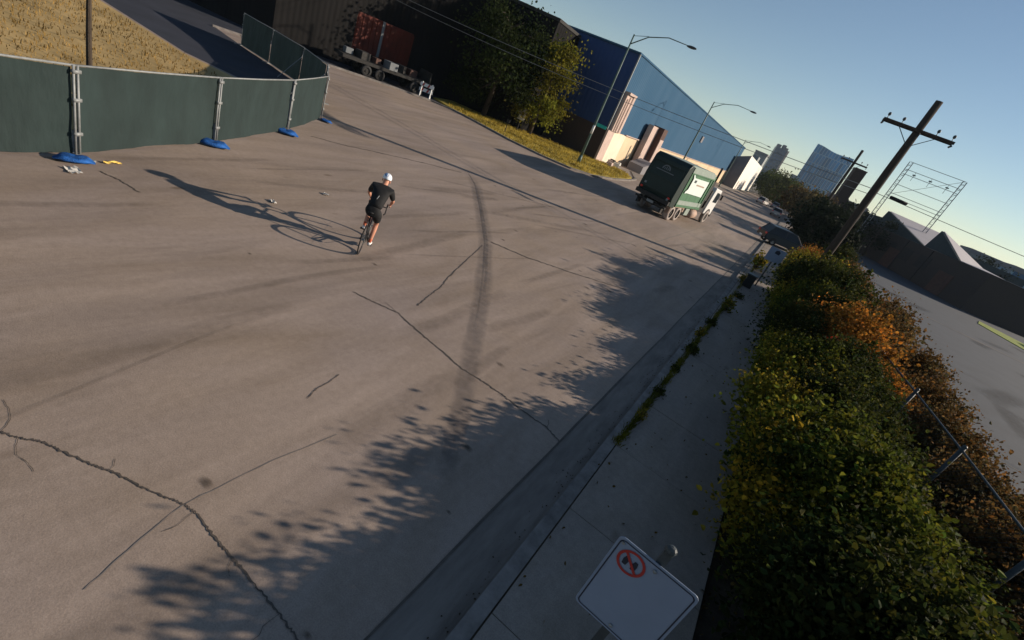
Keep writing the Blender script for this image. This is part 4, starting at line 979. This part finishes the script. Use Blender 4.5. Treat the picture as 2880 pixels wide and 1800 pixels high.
for x, z in ((1.0, 1.32), (-.9, 1.75)):
    mb = MB(); mb.box((x, -.38, z), (.14, .04, .14)); mb.build('reflector', M['galv'], tk)
mb = MB(); mb.box((0, -.39, .78), (.5, .03, .16)); mb.build('number_plate', M['galv'], tk)
for z in (1.55, 2.35, 3.3):
    mb = MB(); mb.box((0, -.30+.07*(z-1.5), z), (2.2, .08, .07)); mb.build('tailgate_rib', M['tgreen_shade'], tk)
mb = MB(); mb.box((-1.1, .3, 3.2), (.1, .3, .5)); mb.build('warning_lamp', M['dusttan'], tk)
# side panel with tabs
mb = MB(); X_ = BW/2+.075
mb.add([(X_, y, z) for y, z in ((1.6, 2.05), (4.9, 1.95), (4.9, 3.1), (1.7, 3.12), (1.35, 3.32), (1.2, 3.28), (1.45, 3.05), (1.45, 2.32), (1.15, 2.12), (1.2, 2.0), (1.5, 2.05))], [tuple(range(11))])
mb.add([(X_-.03, y, z) for y, z in ((1.6, 2.05), (4.9, 1.95), (4.9, 3.1), (1.7, 3.12))], [(3, 2, 1, 0)]); mb.build('side_panel', M['tsign'], tk, fixn=False)
mb = MB(); mb.quad((X_+.004, 1.85, 2.82), (X_+.004, 2.3, 2.82), (X_+.004, 2.3, 3.0), (X_+.004, 1.85, 3.0)); mb.build('mark', M['darkmetal'], tk, fixn=False)
mb = MB(); mb.quad((X_+.004, 2.6, 2.66), (X_+.004, 4.4, 2.62), (X_+.004, 4.4, 2.72), (X_+.004, 2.6, 2.76)); mb.build('mark', M['dusttan'], tk, fixn=False)
# chassis, tank, stack
mb = MB(); mb.box((.42, 4.6, .82), (.14, 9.2, .22)); mb.box((-.42, 4.6, .82), (.14, 9.2, .22)); mb.box((0, 6.9, 1.55), (2.2, 1.7, 1.5)); mb.box((.9, 6.6, 2.5), (.55, .9, 1.5)); mb.box((-.8, 6.9, 2.4), (.5, 1.2, 1.0)); mb.box((1.1, 7.3, 1.9), (.25, .3, 1.4)); mb.box((0, 1.6, .7), (1.6, 2.6, .3)); mb.build('chassis', M['chassis'], tk)
mb = MB(); mb.smooth = True; mb.cyl((1.08, 4.5, .62), (1.08, 5.9, .62), .34, n=18); mb.ell((1.08, 5.9, .62), (.34, .1, .34), 14, 8); mb.build('fuel_tank', M['dusttan'], tk)
mb = MB(); mb.box((1.1, 3.9, .72), (.3, .8, .5)); mb.build('toolbox', M['tgrey'], tk, bevel=.02)
mb = MB(); mb.box((1.12, 1.6, 1.0), (.3, 2.7, .06)); mb.box((1.12, .3, .75), (.3, .05, .5)); mb.box((1.12, 2.9, .85), (.28, .2, .3)); mb.build('mudguard', M['dusttan'], tk)
mb = MB(); mb.smooth = True; mb.cyl((.95, 7.35, 1.2), (.95, 7.35, 3.1), .13, n=10); mb.cyl((.95, 7.35, 3.1), (.95, 7.35, 4.3), .085, n=10); mb.build('exhaust_stack', M['chassis'], tk)
for s in (-1, 1):
    for y in (.95, 2.2): wheel(tk, s*1.05, y, .52, .42, 'dust', 'chassis')
    wheel(tk, s*1.1, 8.9, .52, .32, 'dust', 'chassis')
cbm = MB(); cbm.extr([(7.95, .75), (9.95, .7), (10.0, 1.7), (9.75, 2.75), (8.05, 2.85), (7.95, 1.5)], -1.2, 1.2); cab = cbm.build('cab', M['cabw'], tk, bevel=.06)
for s in (-1, 1):
    mb = MB(); mb.extr([(8.65, 1.75), (9.75, 1.72), (9.6, 2.5), (8.7, 2.55)], s*1.2, s*1.215); mb.build('side_window', M['glass'], cab)
    mb = MB(); mb.smooth = True; mb.tube([(s*1.15, 9.8, 2.4), (s*1.36, 9.9, 2.4)], .02, 5); mb.box((s*1.36, 9.9, 2.25), (.14, .07, .4)); mb.build('mirror', M['chassis'], cab)
mb = MB(); mb.extr([(9.97, 1.78), (9.78, 2.62), (9.81, 2.62), (10.01, 1.78)], -1.05, 1.05); mb.build('windscreen', M['glass'], cab)
mb = MB(); mb.box((0, 10.05, .75), (2.4, .25, .4)); mb.build('front_bumper', M['chassis'], tk)
mb = MB(); mb.cyl((1.215, 8.9, .52), (1.222, 8.9, .52), .66, n=24); mb.build('wheel_arch', M['chassis'], tk)

def car(name, lab, loc, rz, paint, L_=4.6, W_=1.85, H_=1.45, group=None, suv=False):
    t = thing(name, lab, 'car', loc, rz, group); hw = W_/2
    def shell(prof_lo, prof_hi, wlo, whi):
        n = len(prof_lo); vs = []
        for s in (-1, 1):
            for (y, z) in prof_lo: vs.append((s*wlo, y, z))
            for (y, z) in prof_hi: vs.append((s*whi, y, z))
        fs = []
        for s in (0, 2*n):
            for i in range(n-1): fs.append((s+i, s+i+1, s+n+i+1, s+n+i))
        for i in range(n-1): fs.append((n+i, n+i+1, 3*n+i+1, 3*n+i)); fs.append((i, i+1, 2*n+i+1, 2*n+i))
        fs += [(0, n, 3*n, 2*n), (n-1, 2*n-1, 4*n-1, 3*n-1)]
        return vs, fs
    zl = .28; hb = .82 if not suv else .98
    lo = [(-L_/2, zl+.12), (-L_*.36, zl), (L_*.36, zl), (L_/2, zl+.1)]
    hi = [(-L_/2+.03, hb*.98), (-L_*.36, hb+.06), (L_*.26, hb+.05), (L_/2-.04, hb*.8)]
    mb = MB(); mb.smooth = False; vs, fs = shell(lo, hi, hw, hw*.93); mb.add(vs, fs); mb.build('body', M[paint], t, bevel=.07)
    r0_, r1_ = (-L_*.46, -L_*.38) if suv else (-L_*.40, -L_*.24)
    lo = [(r0_, hb), (-L_*.1, hb), (L_*.1, hb), (L_*.25, hb)]
    hi = [(r1_, H_-.03), (-L_*.1, H_), (.02*L_, H_), (L_*.10, H_-.04)]
    mb = MB(); vs, fs = shell(lo, hi, hw*.90, hw*.70); mb.add(vs, fs); mb.build('windows', M['glass'], t, bevel=.04)
    mb = MB(); vs, fs = shell([(y, z+.005) for y, z in hi], [(y*.97, z+.05) for y, z in hi], hw*.72, hw*.66); mb.add(vs, fs); rf = mb.build('roof', M[paint], t, bevel=.02)
    mb = MB()
    for s in (-1, 1):
        for (a, b) in ((lo[0], hi[0]), (lo[1], hi[1]), (lo[3], hi[3])): mb.tube([(s*hw*.905, a[0], a[1]), (s*hw*.705, b[0], b[1]+.03)], .035, 5)
    mb.build('pillars', M[paint], t)
    for s in (-1, 1):
        for y in (-L_*.30, L_*.31): wheel(t, s*(hw-.10), y, .33, .22)
        mb = MB(); mb.box((s*hw*.78, -L_/2+.03, hb*.86), (.28, .08, .16)); mb.build('tail_light', M['taillight'], t)
        mb = MB(); mb.box((s*hw*.74, L_/2-.06, hb*.72), (.3, .08, .13)); mb.build('headlight', M['galv'], t)
        mb = MB(); mb.box((s*(hw+.08), L_*.16, hb+.06), (.18, .1, .12)); mb.build('mirror', M[paint], t)
    mb = MB(); mb.box((0, -L_/2-.005, .5), (.5, .02, .13)); mb.build('number_plate', M['white'], t)
    return t
car('parked_car', 'dark navy car parked beyond the yellow bushes beside the lit post', (.95, 50.5, .1), R(-62), 'cardark', 4.6, 1.9, 1.6, suv=True)
car('parked_car', 'grey car with red tail light parked on the left in the middle distance', (-1.9, 104, 0), R(0), 'carsilver', 4.7, 1.85, 1.5, suv=True)
car('parked_car', 'pale car parked before the white building', (-6.4, 131, 0), R(-14), 'carwhite', 4.6, 1.85, 1.5)
car('parked_car', 'small silver car behind the pale one near the trees', (-3.6, 139, 0), R(-6), 'carsilver', 4.5, 1.8, 1.45)
pp = MB(); pp.smooth = True; pp.tube([(3.15, 72.5, 0), (3.15, 72.5, 4)], [.12, .09], 8); 
# trailer and clutter at the upper left kerb
tr = thing('container_trailer', 'red-orange container trailer painted dark for shade, parked beyond the upper left kerb', 'trailer', (-35.2, 33.6, 0), R(-16))
mb = MB(); mb.box((0, 0, 2.7), (2.4, 6.0, 2.7)); mb.build('container', M['orange'], tr, bevel=.04)
for i in range(14):
    mb = MB(); mb.box((1.22, -2.7+i*.41, 2.7), (.05, .18, 2.4)); mb.build('container_rib', M['orange'], tr)
mb = MB(); mb.box((1.24, -.6, 2.7), (.06, .22, 2.7)); mb.build('door_post', M['trlgrey'], tr)
mb = MB(); mb.box((0, 0, 1.05), (1.0, 6.6, .3)); mb.build('chassis', M['chassis'], tr)
for s in (-1, 1):
    for y in (-2.2, -1.1, 2.2): wheel(tr, s*1.0, y, .48, .4, 'black', 'chassis')
tr2 = thing('flatbed_trailer', 'low dark flatbed trailer along the upper left kerb in front of the container', 'trailer', (-31.8, 31.4, 0), R(-20))
mb = MB(); mb.box((0, 0, .95), (2.0, 7.5, .22)); mb.build('deck', M['chassis'], tr2)
mb = MB(); mb.box((0, 3.7, 1.45), (2.0, .12, .9)); mb.build('headboard', M['chassis'], tr2)
random.seed(4)
for i in range(6):
    mb = MB(); mb.box((random.uniform(-.4, .5), -3+i*1.1, 1.3), (random.uniform(.5, 1), random.uniform(.4, .9), random.uniform(.35, .7)), random.uniform(0, 1)); o = mb.build('crate', M[['trlgrey', 'chassis', 'rust'][i % 3]], None, bevel=.03)
    o.matrix_world = tr2.matrix_world; o.location = tr2.location; o.rotation_euler = tr2.rotation_euler
    tag(o, ['grey crate on the tail end of the dark flatbed', 'black crate second from the flatbed tail', 'rust brown crate nearer the flatbed tail, third along', 'grey crate fourth along the flatbed deck', 'black crate fifth along the flatbed deck', 'rust brown crate against the flatbed headboard'][i], 'crate', 'crates on the dark flatbed')
for s in (-1, 1):
    for y in (-1.8, -.7, 2.4): wheel(tr2, s*.95, y, .42, .3, 'black', 'chassis')
bc = thing('barricade', 'small white barricade with red stripe at the upper left kerb', 'barricade', (-29.2, 33.9, 0), R(35))
for x in (-.42, .42):
    mb = MB(); mb.tube([(x, -.3, 0), (x, 0, 1.15)], .05, 6); mb.tube([(x, .3, 0), (x, 0, 1.15)], .05, 6); mb.build('leg', M['white'], bc)
for z in (.95, .55):
    mb = MB(); mb.box((0, -.1, z), (1.15, .05, .26)); b_ = mb.build('board', M['white'], bc)
    mb = MB()
    for x in (-.35, .1): mb.add([(x-.08, -.13, z-.12), (x+.06, -.13, z-.12), (x+.16, -.13, z+.12), (x+.02, -.13, z+.12)], [(0, 1, 2, 3)])
    mb.build('stripe', M['red'], b_)

# ------------------------------------------------------------------ bicycle and rider
HB = math.atan2(-(-.5855), .8106)      # heading: local +Y -> (-.5855, .8106)
BP = (-7.0, 7.43, .007)
bk = thing('road_bicycle', 'slim black road bicycle ridden across the open road', 'bicycle', BP, HB)
def bwheel(y):
    w_ = thing('wheel', None, None, (0, y, .34)); w_.parent = bk
    mb = MB(); mb.smooth = True; mb.tube([(0, math.cos(a)*.328, math.sin(a)*.328) for a in [2*math.pi*i/40 for i in range(40)]], .0135, 8, True); mb.build('tyre', M['black'], w_)
    mb = MB(); mb.smooth = True; mb.tube([(0, math.cos(a)*.300, math.sin(a)*.300) for a in [2*math.pi*i/40 for i in range(40)]], [.012]*40, 6, True); mb.build('rim', M['bikeframe'], w_)
    mb = MB(); mb.cyl((-.035, 0, 0), (.035, 0, 0), .02, n=10)
    for i in range(13):
        a = 2*math.pi*i/20; s = .03 if i % 2 else -.03; mb.tube([(s, math.cos(a+.4)*.02, math.sin(a+.4)*.02), (0, math.cos(a)*.3, math.sin(a)*.3)], .0016, 3)
    mb.build('spokes', M['galv'], w_)
bwheel(0); bwheel(1.0)
mb = MB(); mb.smooth = True
BBp, ST, HT, HB2, RA, FA = (0, .42, .27), (0, .24, .80), (0, .80, .82), (0, .835, .68), (0, 0, .34), (0, 1.0, .34)
mb.tube([BBp, ST], .017, 8); mb.tube([ST, HT], .016, 8); mb.tube([BBp, HB2], .021, 8); mb.tube([HT, HB2], .022, 8)
for s in (-1, 1): mb.tube([(s*.02, BBp[1]-.03, .27), (s*.062, 0, .34)], .011, 6); mb.tube([(s*.01, .25, .78), (s*.06, 0, .34)], .008, 6)
mb.build('frame', M['bikeframe'], bk)
mb = MB(); mb.smooth = True
for s in (-1, 1): mb.tube([(s*.03, .84, .66), (s*.055, 1.0, .34)], .011, 6)
mb.build('fork', M['bikered'], bk)
mb = MB(); mb.smooth = True; mb.tube([(0, .24, .80), (0, .215, .93)], .014, 8); mb.build('seat_post', M['bikeframe'], bk)
mb = MB(); mb.smooth = True; mb.ell((0, .16, .955), (.07, .08, .025), 12, 6); mb.ell((0, .28, .955), (.025, .12, .02), 12, 6); mb.build('saddle', M['black'], bk)
mb = MB(); mb.smooth = True; mb.tube([(0, .80, .84), (0, .90, .90)], .016, 8)
mb.tube([(-.20, .78, .78), (-.21, .92, .76), (-.205, .99, .84), (-.20, .94, .905), (0, .90, .905), (.20, .94, .905), (.205, .99, .84), (.21, .92, .76), (.20, .78, .78)], .015, 8)
for s in (-1, 1): mb.tube([(s*.205, .95, .90), (s*.205, 1.02, .92), (s*.205, 1.05, .96)], .017, 7)
mb.build('handlebar', M['black'], bk)
mb = MB(); mb.smooth = True; mb.cyl((.045, .42, .27), (.05, .42, .27), .095, n=24)
mb.tube([(.055, .42, .27), (.075, .44, .105)], .011, 6); mb.tube([(-.055, .42, .27), (-.075, .40, .435)], .011, 6)
mb.box((.12, .44, .10), (.09, .08, .02)); mb.box((-.12, .40, .44), (.09, .08, .02)); mb.build('crankset', M['bikeframe'], bk)
mb = MB(); mb.smooth = True; mb.cyl((.03, 0, .34), (.045, 0, .34), .05, .03, 14); mb.tube([(.045, 0, .395), (.048, .42, .365)], .004, 4); mb.tube([(.045, 0, .285), (.048, .42, .175)], .004, 4); mb.build('chain', M['darkmetal'], bk)
mb = MB(); mb.box((0, .19, .86), (.04, .03, .05)); mb.build('rear_light', M['taillight'], bk)

def skin_obj(name, joints, edges, m_, parent, root=0, sub=2):
    """joints: list of (x,y,z,rx,ry)"""
    me = bpy.data.meshes.new(name); me.from_pydata([j[:3] for j in joints], edges, []); me.materials.append(m_)
    o = bpy.data.objects.new(name, me); COL.objects.link(o)
    if parent: o.parent = parent
    md = o.modifiers.new('skin', 'SKIN'); md.use_smooth_shade = True
    if not me.skin_vertices: bpy.context.view_layer.update()
    if not me.skin_vertices:
        bm = bmesh.new(); bm.from_mesh(me); bm.verts.layers.skin.verify(); bm.to_mesh(me); bm.free()
    for i, j in enumerate(joints):
        v = me.skin_vertices[0].data[i]; v.radius = (j[3], j[4] if len(j) > 4 else j[3]); v.use_root = (i == root)
    sb = o.modifiers.new('sub', 'SUBSURF'); sb.levels = sub; sb.render_levels = sub
    return o
rider = thing('person', 'cyclist in black jersey and shorts with a white and blue helmet, seen from behind', 'person', BP, HB)
HIP = {1: (.09, .20, .93), -1: (-.09, .20, .93)}
KNEE = {1: (.105, .50, .61), -1: (-.115, .62, .86)}
ANK = {1: (.105, .375, .185), -1: (-.105, .345, .525)}
TOE = {1: (.115, .53, .125), -1: (-.115, .50, .455)}
SHO = {1: (.185, .59, 1.375), -1: (-.185, .59, 1.375)}
ELB = {1: (.27, .74, 1.145), -1: (-.27, .74, 1.145)}
WRI = {1: (.222, .945, .985), -1: (-.222, .945, .985)}
J = []; E_ = []
def jn(p, r1, r2=None, par=None):
    J.append((*p, r1, r2 or r1)); i = len(J)-1
    if par is not None: E_.append((par, i))
    return i
pel = jn((0, .20, .98), .085, .075)
wst = jn((0, .30, 1.12), .085, .07, pel); chs = jn((0, .45, 1.27), .10, .075, wst); upc = jn((0, .575, 1.365), .085, .06, chs)
nk = jn((0, .65, 1.44), .055, .055, upc); hd_ = jn((0, .70, 1.49), .07, .075, nk); hd2 = jn((0, .735, 1.56), .078, .09, hd_); hd3 = jn((0, .75, 1.61), .06, .07, hd2)
ns = jn((0, .81, 1.515), .02, .02, hd2)
for s in (1, -1):
    h_ = jn(HIP[s], .062, .064, pel); th = jn(tuple(HIP[s][i]*.5+KNEE[s][i]*.5 for i in range(3)), .056, .058, h_); kn = jn(KNEE[s], .054, .056, th)
    cf = jn(tuple(KNEE[s][i]*.68+ANK[s][i]*.32+(-.012 if i == 1 else 0) for i in range(3)), .053, .058, kn); an = jn(ANK[s], .032, .036, cf); tt = jn(TOE[s], .03, .026, an)
    sh_ = jn((SHO[s][0]*.9, SHO[s][1], SHO[s][2]-.01), .042, .042, upc); ub = jn(tuple(SHO[s][i]*.5+ELB[s][i]*.5 for i in range(3)), .036, .036, sh_); el = jn(ELB[s], .037, .037, ub)
    fa = jn(tuple(ELB[s][i]*.6+WRI[s][i]*.4 for i in range(3)), .037, .037, el); wr = jn(WRI[s], .025, .022, fa)
    pm = jn((s*.212, .992, .958), .030, .018, wr)
skin_obj('body', J, E_, M['skin'], rider)
rider.scale = (1.03, 1.0, 1.025); rider.rotation_euler = (0, R(3.5), HB); bk.rotation_euler = (0, R(1.5), HB)
for s in (1, -1):   # five separate fingers closed on the brake hood
    hm = bpy.data.objects.new('hand', None)
    for f_ in range(4):
        y0 = 1.008-f_*.0195; L_ = (.9, 1.0, .95, .75)[f_]; bx = s*.232
        jj = [(s*.215, y0-.01, .962, .009), (bx, y0, .955, .0088), (bx+s*.004, y0+.004, .932, .0082), (bx-s*.010, y0+.006, .915-.004*L_, .0076), (bx-s*.022*L_, y0+.006, .910, .007)]
        skin_obj('finger', jj, [(0, 1), (1, 2), (2, 3), (3, 4)], M['skin'], rider, 0, 1)
    skin_obj('thumb', [(s*.205, .965, .965, .0105), (s*.187, .985, .955, .0098), (s*.182, 1.005, .938, .009), (s*.186, 1.018, .925, .008)], [(0, 1), (1, 2), (2, 3)], M['skin'], rider, 0, 1)
# clothing follows the body
J = []; E_ = []
pel = jn((0, .205, 1.00), .165, .13); wst = jn((0, .29, 1.13), .155, .125, pel); chs = jn((0, .45, 1.29), .20, .145, wst); upc = jn((0, .575, 1.385), .175, .115, chs); nk = jn((0, .645, 1.43), .075, .072, upc)
for s in (1, -1):
    sh_ = jn(SHO[s], .085, .085, upc); ub = jn(tuple(SHO[s][i]*.5+ELB[s][i]*.5 for i in range(3)), .070, .070, sh_); el = jn(tuple(SHO[s][i]*.10+ELB[s][i]*.90 for i in range(3)), .054, .054, ub)
skin_obj('jersey', J, E_, M['jersey'], rider)
J = []; E_ = []
pel = jn((0, .185, .975), .172, .145); w2 = jn((0, .26, 1.09), .145, .115, pel)
for s in (1, -1):
    h_ = jn(HIP[s], .118, .120, pel); th = jn(tuple(HIP[s][i]*.5+KNEE[s][i]*.5 for i in range(3)), .100, .102, h_); kn = jn(tuple(HIP[s][i]*.16+KNEE[s][i]*.84 for i in range(3)), .072, .074, th)
skin_obj('shorts', J, E_, M['jersey'], rider)
for s in (1, -1):
    A, T_ = ANK[s], TOE[s]
    skin_obj('sock', [(*[ANK[s][i]*.72+KNEE[s][i]*.28 for i in range(3)], .049, .052), (*[ANK[s][i]*.9+KNEE[s][i]*.1 for i in range(3)], .039, .043), (*A, .038, .042)], [(0, 1), (1, 2)], M['sock'], rider, 0, 1)
    skin_obj('shoe', [(A[0], A[1]-.045, A[2]-.035, .036, .034), (A[0], A[1]+.03, A[2]-.035, .04, .036), (T_[0], T_[1], T_[2], .040, .028), (T_[0], T_[1]+.06, T_[2]-.008, .030, .02)], [(0, 1), (1, 2), (2, 3)], M['shoe'], rider, 0, 2)
mt = Matrix.Rotation(R(-14), 3, 'X')
mb = MB(); mb.smooth = True; mb.ell((0, .735, 1.588), (.098, .142, .105), 22, 12, mt, z0=-.25); mb.build('helmet', M['helmet'], rider)
mb = MB(); mb.smooth = True
for x in (-.072, -.05, -.02, .03): mb.tube([mt @ Vector((x*math.cos(t), math.sin(t)*.141, math.sqrt(max(0, 1-(x/.1)**2))*math.cos(t)*.102))+Vector((0, .735, 1.588)) for t in [-1.25+2.2*i/10 for i in range(11)]], [.009 if x < -.03 else .004]*11, 5)
mb.build('helmet_stripe', M['helmetblue'], rider)
mb = MB(); mb.tube([(-.02, .215, 1.225), (-.008, .235, 1.262), (.004, .262, 1.30)], [.007, .010, .007], 6); mb.build('back_stripe', M['galv'], rider)
for s in (1, -1):
    mb = MB(); mb.smooth = True; mb.ell((s*.03, .806, 1.548), (.012, .010, .010), 8, 6); mb.build('eye', M['white'], rider)
    mb = MB(); mb.smooth = True; mb.ell((s*.082, .725, 1.525), (.012, .022, .032), 8, 6); mb.build('ear', M['skin'], rider)
mb = MB(); mb.smooth = True; mb.ell((0, .79, 1.472), (.024, .012, .007), 8, 6); mb.build('mouth', M['red'], rider)

# ------------------------------------------------------------------ air
hz = MB(); hz.box((0, 1450, 38.9), (5020, 4120, 80))
hm = bpy.data.materials.new('haze'); hm.use_nodes = True; n = hm.node_tree; n.nodes.remove(n.nodes['Principled BSDF'])
pv = n.nodes.new('ShaderNodeVolumePrincipled'); pv.inputs['Density'].default_value = .00011; pv.inputs['Color'].default_value = (.68, .84, 1, 1); pv.inputs['Anisotropy'].default_value = .2
n.links.new(pv.outputs[0], n.nodes['Material Output'].inputs['Volume'])
tag(hz.build('haze', hm), 'pale blue haze in the air', 'haze', kind='stuff')
